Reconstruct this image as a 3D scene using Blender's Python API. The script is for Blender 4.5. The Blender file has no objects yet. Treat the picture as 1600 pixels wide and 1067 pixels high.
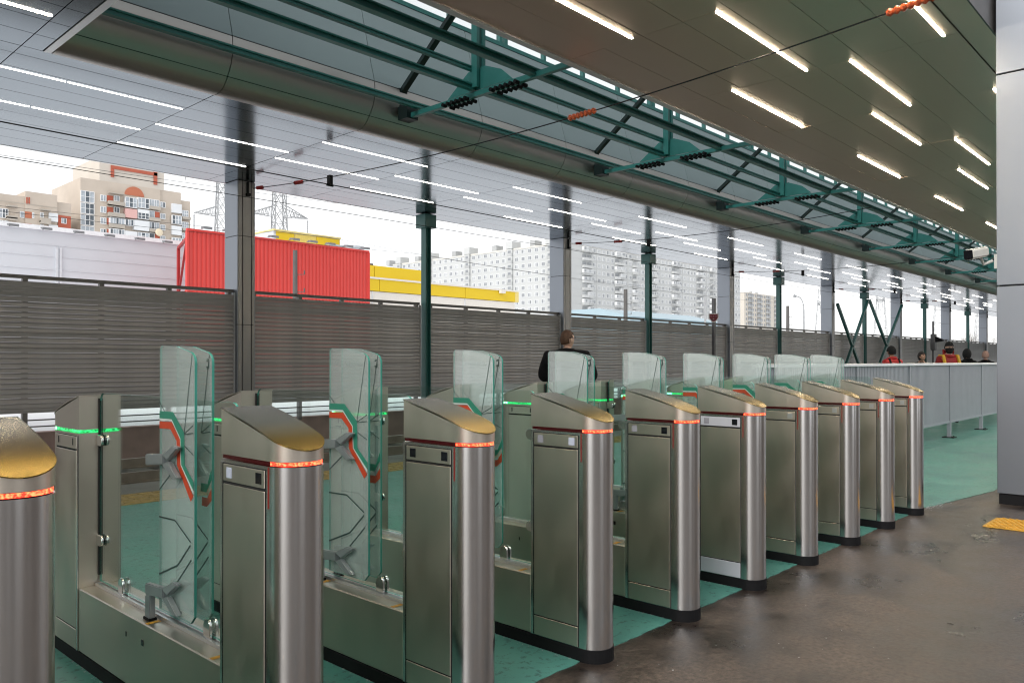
import bpy, bmesh, math, random
from mathutils import Vector, Matrix
random.seed(7)
R = math.radians
PI = math.pi
scene = bpy.context.scene
COL = scene.collection

# ------------------------------------------------------------------ camera
CAM_F, CAM_A, CAM_H, CAM_Y0 = 1240.0, R(43.0), 1.40, 564.0
cd = bpy.data.cameras.new("camera")
cam = bpy.data.objects.new("camera", cd)
COL.objects.link(cam)
cam.location = (0, 0, CAM_H)
PITCH = 0.3
cam.rotation_euler = (R(90 + PITCH), 0, CAM_A - R(90))
cd.sensor_width = 36.0
cd.lens = CAM_F / 1600 * 36
cd.shift_y = (CAM_Y0 - 533.5 - CAM_F * math.tan(R(PITCH))) / 1600
cd.clip_start = 0.05
cd.clip_end = 6000
scene.camera = cam

# ------------------------------------------------------------------ sky, sun, exposure
SUN_EL, SUN_ROT = R(38), R(258)
w = bpy.data.worlds.new("World"); scene.world = w; w.use_nodes = True
nt = w.node_tree; nt.nodes.clear()
sky = nt.nodes.new('ShaderNodeTexSky'); sky.sky_type = 'NISHITA'; sky.sun_disc = False
sky.sun_elevation = SUN_EL; sky.sun_rotation = SUN_ROT
sky.air_density = 1.0; sky.dust_density = 1.5; sky.ozone_density = 1.0
hs = nt.nodes.new('ShaderNodeHueSaturation'); hs.inputs['Saturation'].default_value = 0.12
gm = nt.nodes.new('ShaderNodeGamma'); gm.inputs['Gamma'].default_value = 0.50      # overcast: an evener dome
bg = nt.nodes.new('ShaderNodeBackground'); bg.inputs['Strength'].default_value = 0.15
out = nt.nodes.new('ShaderNodeOutputWorld')
nt.links.new(sky.outputs[0], hs.inputs['Color'])
nt.links.new(hs.outputs[0], gm.inputs['Color']); nt.links.new(gm.outputs[0], bg.inputs['Color'])
nt.links.new(bg.outputs[0], out.inputs['Surface'])
sd = bpy.data.lights.new("sun", 'SUN'); sd.energy = 0.5; sd.angle = R(25); sd.color = (1, .97, .93)
sun = bpy.data.objects.new("sun", sd); COL.objects.link(sun)
# sky rotation 0 = +Y, clockwise seen from above
sdir = Vector((math.sin(SUN_ROT) * math.cos(SUN_EL), math.cos(SUN_ROT) * math.cos(SUN_EL), math.sin(SUN_EL)))
sun.rotation_euler = sdir.to_track_quat('Z', 'Y').to_euler()
sun.location = (0, -20, 30)
vs = scene.view_settings
vs.view_transform = 'Standard'; vs.look = 'None'; vs.gamma = 1; vs.use_curve_mapping = False
vs.exposure = 1.92
scene.cycles.use_denoising = True
scene.cycles.filter_width = 1.15
scene.cycles.max_bounces = 10
scene.cycles.transparent_max_bounces = 24
scene.cycles.sample_clamp_indirect = 6
scene.cycles.caustics_reflective = False
scene.cycles.caustics_refractive = False

# ------------------------------------------------------------------ placing by sight line on a known world plane
CC, CS = math.cos(CAM_A), math.sin(CAM_A)
def ray(x, y):
    t = (x - 800) / CAM_F
    return (CC + t * CS, CS - t * CC, (CAM_Y0 - y) / CAM_F)
def onY(x, y, Y):
    r = ray(x, y); d = Y / r[1]; return (r[0] * d, CAM_H + r[2] * d)
def onX(x, y, X):
    r = ray(x, y); d = X / r[0]; return (r[1] * d, CAM_H + r[2] * d)
def atd(x, y, d):
    r = ray(x, y); return Vector((r[0] * d, r[1] * d, CAM_H + r[2] * d))

# ------------------------------------------------------------------ materials
MATS = {}
def nodes_of(name):
    m = bpy.data.materials.new(name); m.use_nodes = True
    n = m.node_tree; b = n.nodes['Principled BSDF']
    return m, n, b
def mat(name, col, rough=.5, metal=0., var=.08, vscale=6., bump=0., bscale=40., spec=.5, stretch=None, rvar=.0, aniso=0., emit=None, estr=0.):
    if name in MATS: return MATS[name]
    m, n, b = nodes_of(name)
    b.inputs['Base Color'].default_value = (*col, 1)
    b.inputs['Roughness'].default_value = rough
    b.inputs['Metallic'].default_value = metal
    b.inputs['Specular IOR Level'].default_value = spec
    if aniso: b.inputs['Anisotropic'].default_value = aniso
    tc = n.nodes.new('ShaderNodeTexCoord'); mp = n.nodes.new('ShaderNodeMapping')
    n.links.new(tc.outputs['Object'], mp.inputs['Vector'])
    if stretch: mp.inputs['Scale'].default_value = stretch
    if var or rvar:
        nz = n.nodes.new('ShaderNodeTexNoise'); nz.inputs['Scale'].default_value = vscale
        nz.inputs['Detail'].default_value = 6
        n.links.new(mp.outputs[0], nz.inputs['Vector'])
    if var:
        mr = n.nodes.new('ShaderNodeMapRange')
        mr.inputs['From Min'].default_value = .25; mr.inputs['From Max'].default_value = .75
        mr.inputs['To Min'].default_value = 1 - var; mr.inputs['To Max'].default_value = 1 + var
        mx = n.nodes.new('ShaderNodeMix'); mx.data_type = 'RGBA'; mx.blend_type = 'MULTIPLY'
        mx.inputs['Factor'].default_value = 1
        mx.inputs[6].default_value = (*col, 1)
        n.links.new(nz.outputs['Fac'], mr.inputs['Value'])
        n.links.new(mr.outputs[0], mx.inputs[7])
        n.links.new(mx.outputs[2], b.inputs['Base Color'])
    if rvar:
        m2 = n.nodes.new('ShaderNodeMapRange')
        m2.inputs['From Min'].default_value = .3; m2.inputs['From Max'].default_value = .7
        m2.inputs['To Min'].default_value = max(.02, rough - rvar); m2.inputs['To Max'].default_value = rough + rvar
        n.links.new(nz.outputs['Fac'], m2.inputs['Value']); n.links.new(m2.outputs[0], b.inputs['Roughness'])
    if bump:
        nb = n.nodes.new('ShaderNodeTexNoise'); nb.inputs['Scale'].default_value = bscale; nb.inputs['Detail'].default_value = 5
        n.links.new(mp.outputs[0], nb.inputs['Vector'])
        bp = n.nodes.new('ShaderNodeBump'); bp.inputs['Strength'].default_value = bump; bp.inputs['Distance'].default_value = .01
        n.links.new(nb.outputs['Fac'], bp.inputs['Height']); n.links.new(bp.outputs[0], b.inputs['Normal'])
    if emit:
        b.inputs['Emission Color'].default_value = (*emit, 1); b.inputs['Emission Strength'].default_value = estr
    MATS[name] = m
    return m

def glass_mat(name, tint, refl=.06, rough=.01, milk=0., milkcol=(.8, .85, .83)):
    m, n, b = nodes_of(name); n.nodes.remove(b)
    o = n.nodes['Material Output']
    tr = n.nodes.new('ShaderNodeBsdfTransparent'); tr.inputs[0].default_value = (*tint, 1)
    gl = n.nodes.new('ShaderNodeBsdfGlossy'); gl.inputs['Roughness'].default_value = rough
    # Schlick reflection from the angle to the surface, the same from both sides of the sheet
    fr = n.nodes.new('ShaderNodeLayerWeight'); fr.inputs['Blend'].default_value = .5
    pw = n.nodes.new('ShaderNodeMath'); pw.operation = 'POWER'; pw.inputs[1].default_value = 5
    n.links.new(fr.outputs['Facing'], pw.inputs[0])
    ad = n.nodes.new('ShaderNodeMath'); ad.operation = 'ADD'; ad.use_clamp = True; ad.inputs[1].default_value = refl
    n.links.new(pw.outputs[0], ad.inputs[0])
    mx = n.nodes.new('ShaderNodeMixShader')
    n.links.new(ad.outputs[0], mx.inputs[0]); n.links.new(tr.outputs[0], mx.inputs[1]); n.links.new(gl.outputs[0], mx.inputs[2])
    last = mx
    if milk:
        df = n.nodes.new('ShaderNodeBsdfDiffuse'); df.inputs[0].default_value = (*milkcol, 1)
        m2 = n.nodes.new('ShaderNodeMixShader'); m2.inputs[0].default_value = milk
        n.links.new(mx.outputs[0], m2.inputs[1]); n.links.new(df.outputs[0], m2.inputs[2]); last = m2
    n.links.new(last.outputs[0], o.inputs['Surface'])
    MATS[name] = m
    return m

def led_mat(name, dark, hot, strength, base):
    """A row of separate LEDs behind a tinted lens: bright dots on a dim band."""
    m, n, b = nodes_of(name)
    tc = n.nodes.new('ShaderNodeTexCoord')
    nz = n.nodes.new('ShaderNodeTexNoise'); nz.inputs['Scale'].default_value = 110; nz.inputs['Detail'].default_value = 2
    n.links.new(tc.outputs['Object'], nz.inputs['Vector'])
    cr = n.nodes.new('ShaderNodeValToRGB')
    cr.color_ramp.elements[0].position = .42; cr.color_ramp.elements[0].color = (*dark, 1)
    cr.color_ramp.elements[1].position = .62; cr.color_ramp.elements[1].color = (*hot, 1)
    n.links.new(nz.outputs['Fac'], cr.inputs[0])
    b.inputs['Base Color'].default_value = (*base, 1); b.inputs['Roughness'].default_value = .2
    n.links.new(cr.outputs[0], b.inputs['Emission Color']); b.inputs['Emission Strength'].default_value = strength
    MATS[name] = m
    return m

STEEL = mat('brushed_steel', (.62, .56, .485), .38, 1, .045, 4.5, .0, 60, stretch=(1.5, 1.5, .7), rvar=.07)
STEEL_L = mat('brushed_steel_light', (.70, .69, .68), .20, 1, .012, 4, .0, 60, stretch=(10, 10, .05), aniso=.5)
STEEL_P = mat('bright_plate', (.74, .74, .76), .38, 1, .03)
CHROME = mat('polished_steel', (.72, .72, .71), .12, 1, .02)
BLACK = mat('black_rubber', (.008, .008, .009), .65, 0, .2, 20, spec=.2)
DARKGAP = mat('dark_gap', (.01, .01, .01), .7, 0, 0)
SENSOR = mat('sensor_glass', (.008, .009, .012), .08, 0, 0)
SENSOR_G = mat('sensor_grey', (.32, .32, .36), .25, 0, .05)
SENSOR_B = mat('sensor_screen', (.55, .6, .72), .15, 0, .05)
GREY_CAST = mat('grey_casting', (.36, .385, .40), .38, .55, .06, 20)
ORANGE = mat('orange_mark', (.72, .38, .05), .5)
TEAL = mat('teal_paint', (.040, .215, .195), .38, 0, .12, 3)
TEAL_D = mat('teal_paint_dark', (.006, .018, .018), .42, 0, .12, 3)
PANEL = mat('ceiling_metal', (.185, .225, .26), .16, 1, .02, .6)
PANEL_R = mat('ceiling_metal_inner', (.66, .515, .42), .34, 1, .03, .5)
FASCIA = mat('fascia_metal', (.50, .47, .445), .36, .85, .04, .8)
CLAD_R = mat('wide_column_cladding', (.27, .29, .325), .40, .9, .04, .7)
CLAD = mat('column_cladding', (.23, .25, .28), .40, .9, .04, .7)
CLAD_D = mat('column_cladding_front', (.25, .245, .24), .42, .85, .05, .7)  # same cladding; the indoor light on the fronts is put into its tone
ALU = mat('aluminium_trim', (.72, .73, .74), .35, .8, .04)
WHITE_M = mat('white_paint_metal', (.62, .65, .66), .4, 0, .05)
ROOFDARK = mat('roof_deck', (.10, .105, .11), .7, 0, .1)
SLAT = mat('louvre_brown', (.29, .28, .275), .45, .35, .14, 2.5)
SLAT_D = mat('louvre_frame', (.14, .133, .128), .5, .35, .1)
TUBE = mat('led_tube', (.9, .85, .7), .4, 0, 0, emit=(1, .88, .68), estr=24.0)
TUBE_C = mat('led_tube_cool', (.9, .9, .85), .4, 0, 0, emit=(1, .95, .86), estr=5.0)
GLASS = glass_mat('clear_glass', (.90, .955, .935), .03)
GLASS_F = glass_mat('flap_glass', (.94, .975, .965), .13, .03, .24, (.82, .90, .88))
GEDGE = mat('glass_edge', (.06, .35, .27), .2, 0, .1)
PANE = mat('window_pane', (.09, .11, .13), .08, 0, .25, .8)
PANE_L = mat('window_pane_light', (.38, .42, .46), .12, 0, .25, .8)
LED_R = led_mat('led_red', (.8, .012, .006), (1, .10, .035), 1.8, (.3, .01, .01))
LED_G = led_mat('led_green', (0, .05, .01), (.05, 1, .25), .5, (.02, .12, .05))
LED_GH = led_mat('led_green_hot', (.0, .8, .12), (.15, 1, .35), 5, (.02, .12, .05))
LED_OFF = mat('led_lens_dark', (.022, .003, .004), .15, 0, .1, emit=(1, .02, .03), estr=.006)
TRIM_GLOW = mat('trim_red_glow', (.06, .006, .004), .3, 0, .1, emit=(1, .06, .04), estr=.045)  # plain trim given a weak glow for the light band's red spill
SNOW = mat('snow', (.80, .81, .83), .7, 0, .05, .3, .3, 2)

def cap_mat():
    m, n, b = nodes_of('cap_plate_warm_sheen')
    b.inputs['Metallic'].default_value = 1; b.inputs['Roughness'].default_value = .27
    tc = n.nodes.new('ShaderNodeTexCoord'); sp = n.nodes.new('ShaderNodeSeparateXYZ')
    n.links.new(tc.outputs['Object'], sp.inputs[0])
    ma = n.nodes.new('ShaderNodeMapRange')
    ma.inputs['From Min'].default_value = -.86; ma.inputs['From Max'].default_value = -1.02  # steel to gold towards the lip: warm ceiling reflection painted into the colour
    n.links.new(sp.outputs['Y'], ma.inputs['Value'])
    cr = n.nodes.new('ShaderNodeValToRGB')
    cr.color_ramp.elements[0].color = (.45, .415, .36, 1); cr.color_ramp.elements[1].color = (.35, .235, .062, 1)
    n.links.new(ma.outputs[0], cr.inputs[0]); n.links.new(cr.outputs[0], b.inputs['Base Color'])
    MATS['cap_plate_warm_sheen'] = m
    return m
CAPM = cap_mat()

def asphalt_mat():
    m, n, b = nodes_of('wet_asphalt')
    tc = n.nodes.new('ShaderNodeTexCoord')
    big = n.nodes.new('ShaderNodeTexNoise'); big.inputs['Scale'].default_value = 1.5; big.inputs['Detail'].default_value = 10; big.inputs['Roughness'].default_value = .72
    fine = n.nodes.new('ShaderNodeTexNoise'); fine.inputs['Scale'].default_value = 38; fine.inputs['Detail'].default_value = 8; fine.inputs['Roughness'].default_value = .7
    spk = n.nodes.new('ShaderNodeTexNoise'); spk.inputs['Scale'].default_value = 9; spk.inputs['Detail'].default_value = 8; spk.inputs['Roughness'].default_value = .75
    for t in (big, fine, spk): n.links.new(tc.outputs['Object'], t.inputs['Vector'])
    c1 = n.nodes.new('ShaderNodeValToRGB')
    c1.color_ramp.elements[0].position = .40; c1.color_ramp.elements[0].color = (.018, .0135, .0112, 1)
    c1.color_ramp.elements[1].position = .61; c1.color_ramp.elements[1].color = (.088, .066, .052, 1)
    n.links.new(big.outputs['Fac'], c1.inputs[0])
    mr = n.nodes.new('ShaderNodeMapRange'); mr.inputs['To Min'].default_value = .45; mr.inputs['To Max'].default_value = 1.55
    mr.inputs['From Min'].default_value = .36; mr.inputs['From Max'].default_value = .64
    n.links.new(fine.outputs['Fac'], mr.inputs['Value'])
    mx = n.nodes.new('ShaderNodeMix'); mx.data_type = 'RGBA'; mx.blend_type = 'MULTIPLY'; mx.inputs['Factor'].default_value = 1
    n.links.new(c1.outputs[0], mx.inputs[6]); n.links.new(mr.outputs[0], mx.inputs[7])
    # trodden slush crumbs
    c2 = n.nodes.new('ShaderNodeValToRGB'); c2.color_ramp.elements[0].position = .90; c2.color_ramp.elements[0].color = (0, 0, 0, 1)
    c2.color_ramp.elements[1].position = .95; c2.color_ramp.elements[1].color = (1, 1, 1, 1)
    n.links.new(spk.outputs['Fac'], c2.inputs[0])
    m2 = n.nodes.new('ShaderNodeMix'); m2.data_type = 'RGBA'
    n.links.new(c2.outputs[0], m2.inputs['Factor']); n.links.new(mx.outputs[2], m2.inputs[6]); m2.inputs[7].default_value = (.018, .014, .012, 1)
    n.links.new(m2.outputs[2], b.inputs['Base Color'])
    r1 = n.nodes.new('ShaderNodeMapRange'); r1.inputs['From Min'].default_value = .35; r1.inputs['From Max'].default_value = .65
    r1.inputs['To Min'].default_value = .24; r1.inputs['To Max'].default_value = .55
    n.links.new(big.outputs['Fac'], r1.inputs['Value']); n.links.new(r1.outputs[0], b.inputs['Roughness'])
    bp = n.nodes.new('ShaderNodeBump'); bp.inputs['Strength'].default_value = .35; bp.inputs['Distance'].default_value = .006
    n.links.new(fine.outputs['Fac'], bp.inputs['Height']); n.links.new(bp.outputs[0], b.inputs['Normal'])
    MATS['wet_asphalt'] = m; return m
ASPH = asphalt_mat()

def paintfloor_mat():
    m, n, b = nodes_of('green_floor_paint')
    tc = n.nodes.new('ShaderNodeTexCoord')
    big = n.nodes.new('ShaderNodeTexNoise'); big.inputs['Scale'].default_value = 1.3; big.inputs['Detail'].default_value = 8; big.inputs['Roughness'].default_value = .65
    fine = n.nodes.new('ShaderNodeTexNoise'); fine.inputs['Scale'].default_value = 22; fine.inputs['Detail'].default_value = 8; fine.inputs['Roughness'].default_value = .7
    for t in (big, fine): n.links.new(tc.outputs['Object'], t.inputs['Vector'])
    c1 = n.nodes.new('ShaderNodeValToRGB')
    c1.color_ramp.elements[0].position = .3; c1.color_ramp.elements[0].color = (.070, .245, .205, 1)
    c1.color_ramp.elements[1].position = .7; c1.color_ramp.elements[1].color = (.115, .34, .28, 1)
    n.links.new(big.outputs['Fac'], c1.inputs[0])
    c2 = n.nodes.new('ShaderNodeValToRGB'); c2.color_ramp.elements[0].position = .36; c2.color_ramp.elements[0].color = (.9, .9, .9, 1)
    c2.color_ramp.elements[1].position = .46; c2.color_ramp.elements[1].color = (0, 0, 0, 1)
    n.links.new(fine.outputs['Fac'], c2.inputs[0])
    mx = n.nodes.new('ShaderNodeMix'); mx.data_type = 'RGBA'
    n.links.new(c2.outputs[0], mx.inputs['Factor']); n.links.new(c1.outputs[0], mx.inputs[6]); mx.inputs[7].default_value = (.035, .10, .088, 1)
    n.links.new(mx.outputs[2], b.inputs['Base Color'])
    r1 = n.nodes.new('ShaderNodeMapRange'); r1.inputs['From Min'].default_value = .35; r1.inputs['From Max'].default_value = .65
    r1.inputs['To Min'].default_value = .28; r1.inputs['To Max'].default_value = .5
    n.links.new(big.outputs['Fac'], r1.inputs['Value']); n.links.new(r1.outputs[0], b.inputs['Roughness'])
    bp = n.nodes.new('ShaderNodeBump'); bp.inputs['Strength'].default_value = .25; bp.inputs['Distance'].default_value = .004
    n.links.new(fine.outputs['Fac'], bp.inputs['Height']); n.links.new(bp.outputs[0], b.inputs['Normal'])
    MATS['green_floor_paint'] = m; return m
GREENF = paintfloor_mat()

# ------------------------------------------------------------------ mesh helper
class MB:
    def __init__(s): s.v = []; s.f = []; s.m = []
    def add(s, verts, faces, mi=0):
        o = len(s.v); s.v += [tuple(p) for p in verts]
        for f in faces: s.f.append(tuple(o + i for i in f)); s.m.append(mi)
        return s
    def box(s, x0, x1, y0, y1, z0, z1, mi=0):
        v = [(x0, y0, z0), (x1, y0, z0), (x1, y1, z0), (x0, y1, z0), (x0, y0, z1), (x1, y0, z1), (x1, y1, z1), (x0, y1, z1)]
        return s.add(v, [(3, 2, 1, 0), (4, 5, 6, 7), (0, 1, 5, 4), (1, 2, 6, 5), (2, 3, 7, 6), (3, 0, 4, 7)], mi)
    def prism(s, pts, z0, z1, mi=0, cap=None, side=None):
        """pts ccw in xy; z1 may be a function of (x,y)."""
        n = len(pts); f1 = z1 if callable(z1) else (lambda x, y: z1); f0 = z0 if callable(z0) else (lambda x, y: z0)
        v = [(x, y, f0(x, y)) for x, y in pts] + [(x, y, f1(x, y)) for x, y in pts]
        s.add(v, [tuple(range(n - 1, -1, -1)), tuple(range(n, 2 * n))], mi if cap is None else cap)
        o = len(s.v) - 2 * n
        for i in range(n):
            j = (i + 1) % n
            s.f.append((o + i, o + j, o + n + j, o + n + i)); s.m.append(side(i) if side else mi)
        return s
    def prism_yz(s, pts, x0, x1, mi=0, edge=None):
        n = len(pts)
        v = [(x0, y, z) for y, z in pts] + [(x1, y, z) for y, z in pts]
        s.add(v, [tuple(range(n)), tuple(range(2 * n - 1, n - 1, -1))], mi)
        o = len(s.v) - 2 * n; e = mi if edge is None else edge
        for i in range(n):
            j = (i + 1) % n
            s.f.append((o + j, o + i, o + n + i, o + n + j)); s.m.append(e)
        return s
    def prism_xz(s, pts, y0, y1, mi=0, edge=None):
        n = len(pts)
        v = [(x, y0, z) for x, z in pts] + [(x, y1, z) for x, z in pts]
        s.add(v, [tuple(range(n)), tuple(range(2 * n - 1, n - 1, -1))], mi)
        o = len(s.v) - 2 * n; e = mi if edge is None else edge
        for i in range(n):
            j = (i + 1) % n
            s.f.append((o + j, o + i, o + n + i, o + n + j)); s.m.append(e)
        return s
    def bar(s, a, b, w, h, mi=0, up=(0, 0, 1)):
        a, b = Vector(a), Vector(b); d = (b - a).normalized(); u = Vector(up)
        if abs(d.dot(u)) > .98: u = Vector((1, 0, 0))
        r = d.cross(u).normalized(); u = r.cross(d).normalized()
        v = []
        for p in (a, b):
            for sx, sz in ((-1, -1), (1, -1), (1, 1), (-1, 1)): v.append(p + r * (sx * w / 2) + u * (sz * h / 2))
        return s.add(v, [(0, 1, 2, 3), (7, 6, 5, 4), (0, 4, 5, 1), (1, 5, 6, 2), (2, 6, 7, 3), (3, 7, 4, 0)], mi)
    def tube(s, pts, r, n=6, mi=0, caps=True):
        pts = [Vector(p) for p in pts]; rr = r if isinstance(r, (list, tuple)) else [r] * len(pts); o = len(s.v)
        ref = None
        for i, p in enumerate(pts):
            d = (pts[min(i + 1, len(pts) - 1)] - pts[max(i - 1, 0)]).normalized()
            if ref is None: ref = Vector((0, 0, 1)) if abs(d.z) < .9 else Vector((1, 0, 0))
            a = d.cross(ref).normalized(); b = d.cross(a).normalized()
            for k in range(n):
                t = 2 * PI * k / n; s.v.append(tuple(p + (a * math.cos(t) + b * math.sin(t)) * rr[i]))
        for i in range(len(pts) - 1):
            for k in range(n):
                j = (k + 1) % n
                s.f.append((o + i * n + k, o + (i + 1) * n + k, o + (i + 1) * n + j, o + i * n + j)); s.m.append(mi)
        if caps:
            s.f.append(tuple(o + k for k in range(n))); s.m.append(mi)
            e = o + (len(pts) - 1) * n; s.f.append(tuple(e + k for k in range(n - 1, -1, -1))); s.m.append(mi)
        return s
    def sphere(s, c, r, nu=12, nv=8, mi=0, fn=None, keep=None):
        o = len(s.v); rx, ry, rz = r if isinstance(r, (tuple, list)) else (r, r, r)
        for i in range(nv + 1):
            ph = PI * i / nv - PI / 2
            for k in range(nu):
                th = 2 * PI * k / nu
                p = Vector((math.cos(ph) * math.cos(th), math.cos(ph) * math.sin(th), math.sin(ph)))
                q = Vector((p.x * rx, p.y * ry, p.z * rz))
                if fn: q = fn(p, q)
                s.v.append((c[0] + q.x, c[1] + q.y, c[2] + q.z))
        for i in range(nv):
            for k in range(nu):
                j = (k + 1) % nu
                f = (o + i * nu + k, o + i * nu + j, o + (i + 1) * nu + j, o + (i + 1) * nu + k)
                if keep:
                    ph = PI * (i + .5) / nv - PI / 2; th = 2 * PI * (k + .5) / nu
                    if not keep(Vector((math.cos(ph) * math.cos(th), math.cos(ph) * math.sin(th), math.sin(ph)))): continue
                s.f.append(f); s.m.append(mi)
        return s
    def mesh(s, name, mats, smooth=False, bevel=0., seg=1):
        me = bpy.data.meshes.new(name); me.from_pydata(s.v, [], s.f)
        for m in (mats if isinstance(mats, (list, tuple)) else [mats]): me.materials.append(m)
        me.polygons.foreach_set('material_index', s.m)
        if bevel:
            bm = bmesh.new(); bm.from_mesh(me)
            es = [e for e in bm.edges if len(e.link_faces) == 2 and e.calc_face_angle(0) > R(50)]
            bmesh.ops.bevel(bm, geom=es, offset=bevel, segments=seg, affect='EDGES', clamp_overlap=True)
            bm.to_mesh(me); bm.free()
        if smooth or bevel:
            me.polygons.foreach_set('use_smooth', [True] * len(me.polygons)); me.set_sharp_from_angle(angle=R(32))
        me.update()
        return me
    def build(s, name, mats, parent=None, loc=None, smooth=False, bevel=0., seg=1):
        return link(name, s.mesh(name, mats, smooth, bevel, seg), parent, loc)
def link(name, data, parent=None, loc=None, rot=None):
    o = bpy.data.objects.new(name, data); COL.objects.link(o)
    if parent: o.parent = parent
    if loc is not None: o.location = loc
    if rot is not None: o.rotation_euler = rot
    return o
def tag(o, label=None, cat=None, group=None, kind=None):
    if label: o['label'] = label
    if cat: o['category'] = cat
    if group: o['group'] = group
    if kind: o['kind'] = kind
    return o
def thing(name, loc, label, cat, group=None, rz=0):
    o = link(name, None, None, loc, (0, 0, rz)); o.empty_display_size = .2
    return tag(o, label, cat, group)
def copy_tree(o, parent=None):
    c = o.copy(); COL.objects.link(c)
    if parent: c.parent = parent
    for ch in list(o.children): copy_tree(ch, c)
    return c
ORD = ['first', 'second', 'third', 'fourth', 'fifth', 'sixth', 'seventh', 'eighth', 'ninth', 'tenth', 'eleventh', 'twelfth', 'thirteenth', 'fourteenth', 'fifteenth', 'sixteenth', 'seventeenth', 'eighteenth', 'nineteenth', 'twentieth', 'twenty-first', 'twenty-second', 'twenty-third', 'twenty-fourth', 'twenty-fifth', 'twenty-sixth', 'twenty-seventh', 'twenty-eighth', 'twenty-ninth', 'thirtieth']

# ================================================================== SETTING
XL, XR = -14.0, 125.0          # extent of the station along the track
def sheet(name, x0, x1, y0, y1, z, m, kind='structure', thick=0):
    b = MB()
    if thick: b.box(x0, x1, y0, y1, z - thick, z)
    else: b.add([(x0, y0, z), (x1, y0, z), (x1, y1, z), (x0, y1, z)], [(0, 1, 2, 3)])
    o = b.build(name, m); tag(o, kind=kind); return o
sheet('ground', -3000, 3000, -3000, 4500, -1.3, SNOW)
sheet('asphalt_pavement', XL, XR, -13, 3.5, 0, ASPH, thick=.6)
# green painted platform floor with a ragged paint edge
b = MB(); pts = []
x = XL
while x < 60:
    base = 2.293 if x < 8.2 else 2.293 - min(.25, (x - 8.2) * .16)
    pts.append((x, base + random.uniform(-.005, .005))); x += random.uniform(.025, .06) if -1 < x < 12 else .5
pts = pts + [(XR, 2.05), (XR, 8.0), (XL, 8.0)]
b.prism(pts, -.001, .004)
tag(b.build('platform_floor', GREENF), kind='structure')
# snow trodden against the paint edge and plinths
SLUSH = mat('slush', (.42, .44, .45), .6, 0, .2, 30, .5, 60)
b = MB()
def crumb(x, y, r):
    n = 6; a0 = random.random() * 6; v = [(x, y, .004 + r * .5)]
    for k in range(n):
        a = a0 + 2 * PI * k / n; q = r * random.uniform(.5, 1.4); v.append((x + math.cos(a) * q * 1.5, y + math.sin(a) * q, .0045))
    b.add(v, [(0, 1 + k, 1 + (k + 1) % n) for k in range(n)])
for i in range(10):
    gx = .515 + .804 * i
    for _ in range(150): crumb(gx - abs(random.gauss(0, .012)), random.uniform(2.35, 4.2), random.uniform(.001, .004))
for _ in range(60): crumb(random.gauss(8.4, .25), random.gauss(2.24, .04), random.uniform(.003, .011))
for _ in range(120): crumb(random.uniform(1.5, 9), random.uniform(1.2, 2.25), random.uniform(.001, .004))
tag(b.build('slush_crumbs', SLUSH), 'thin crumbs of trodden snow along turnstile plinths', 'snow', kind='stuff')
CONC = mat('platform_concrete', (.22, .21, .20), .75, 0, .25, 3, .4, 30)
sheet('platform_base', XL, XR, 3.5, 9.30, -.002, CONC, thick=1.2)
sheet('platform_edge', XL, XR, 8.62, 9.27, .012, CONC, thick=.02)
# ballast, sleepers, rails
BAL = mat('ballast', (.20, .185, .165), .9, 0, .45, 14, 1.0, 30)
sheet('track_bed', XL, XR, 9.3, 14.05, -.28, BAL)
SLP = mat('sleeper_concrete', (.30, .285, .26), .8, 0, .2, 8)
b = MB()
x = XL
while x < 70:
    b.box(x, x + .24, 10.15, 12.75, -.27, -.19); x += .55
tag(b.build('sleepers', SLP), 'concrete sleepers under the rails between platform and louvred fence', 'sleepers', kind='stuff')
RAIL = mat('rail_steel', (.30, .25, .21), .4, .8, .2, 5)
for k, y in enumerate((10.7, 12.22)):
    o = MB().box(XL, XR, y - .035, y + .035, -.19, -.05).box(XL, XR, y - .065, y + .065, -.19, -.17).build('rail', RAIL)
    tag(o, ('steel rail on sleepers nearer the green platform', 'steel rail on sleepers nearer the louvred fence')[k], 'rail', 'rails of the track beyond the gates')
KERB = mat('red_kerb', (.30, .215, .195), .85, 0, .2, 4, .3, 20)
sheet('track_kerb', XL, XR, 13.95, 14.2, .28, KERB, thick=.75)
b = MB()
nx = 60
for i in range(nx + 1):
    xx = XL + (XR - XL) * i / nx
    for y, z in ((14.2, .26), (15.2, .38), (18, .45), (26, .30), (42, -.2), (60, -1.28)):
        b.v.append((xx, y, z + (random.uniform(-.06, .06) if 14.3 < y < 50 else 0)))
for i in range(nx):
    for j in range(5):
        b.f.append((i * 6 + j, (i + 1) * 6 + j, (i + 1) * 6 + j + 1, i * 6 + j + 1)); b.m.append(0)
tag(b.build('snow_bank', SNOW, smooth=True), kind='structure')

# yellow tactile strip along the platform edge, raised bars
YEL = mat('tactile_yellow', (.38, .26, .09), .7, 0, .3, 12, .3, 60)
YEL2 = mat('tactile_orange', (.60, .33, .045), .6, 0, .25, 14, .3, 60)
b = MB().box(XL, 60, 7.98, 8.60, 0.002, .010)
x = 1.0
while x < 16:
    for y in (8.06, 8.20, 8.34, 8.48): b.box(x, x + .09, y, y + .06, .009, .016)
    x += .15
tag(b.build('tactile_strip', YEL), kind='structure')
t = thing('tactile_mat', (7.62, .5, 0), 'orange yellow tactile mat with diagonal ribs on brown asphalt by the column', 'tactile paving')
MB().box(0, .49, 0, 1.17, .003, .010).build('base_plate', YEL2, t)
b = MB()
for i in range(-6, 30):
    for j in range(10):
        cx, cy = .025 + j * .049, .02 + (i + j * .5) * .05
        if 0.03 < cy < 1.14: b.bar((cx - .018, cy - .02, .0125), (cx + .018, cy + .02, .0125), .016, .010)
tag(b.build('ribs', YEL2, t), kind='stuff')

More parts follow.
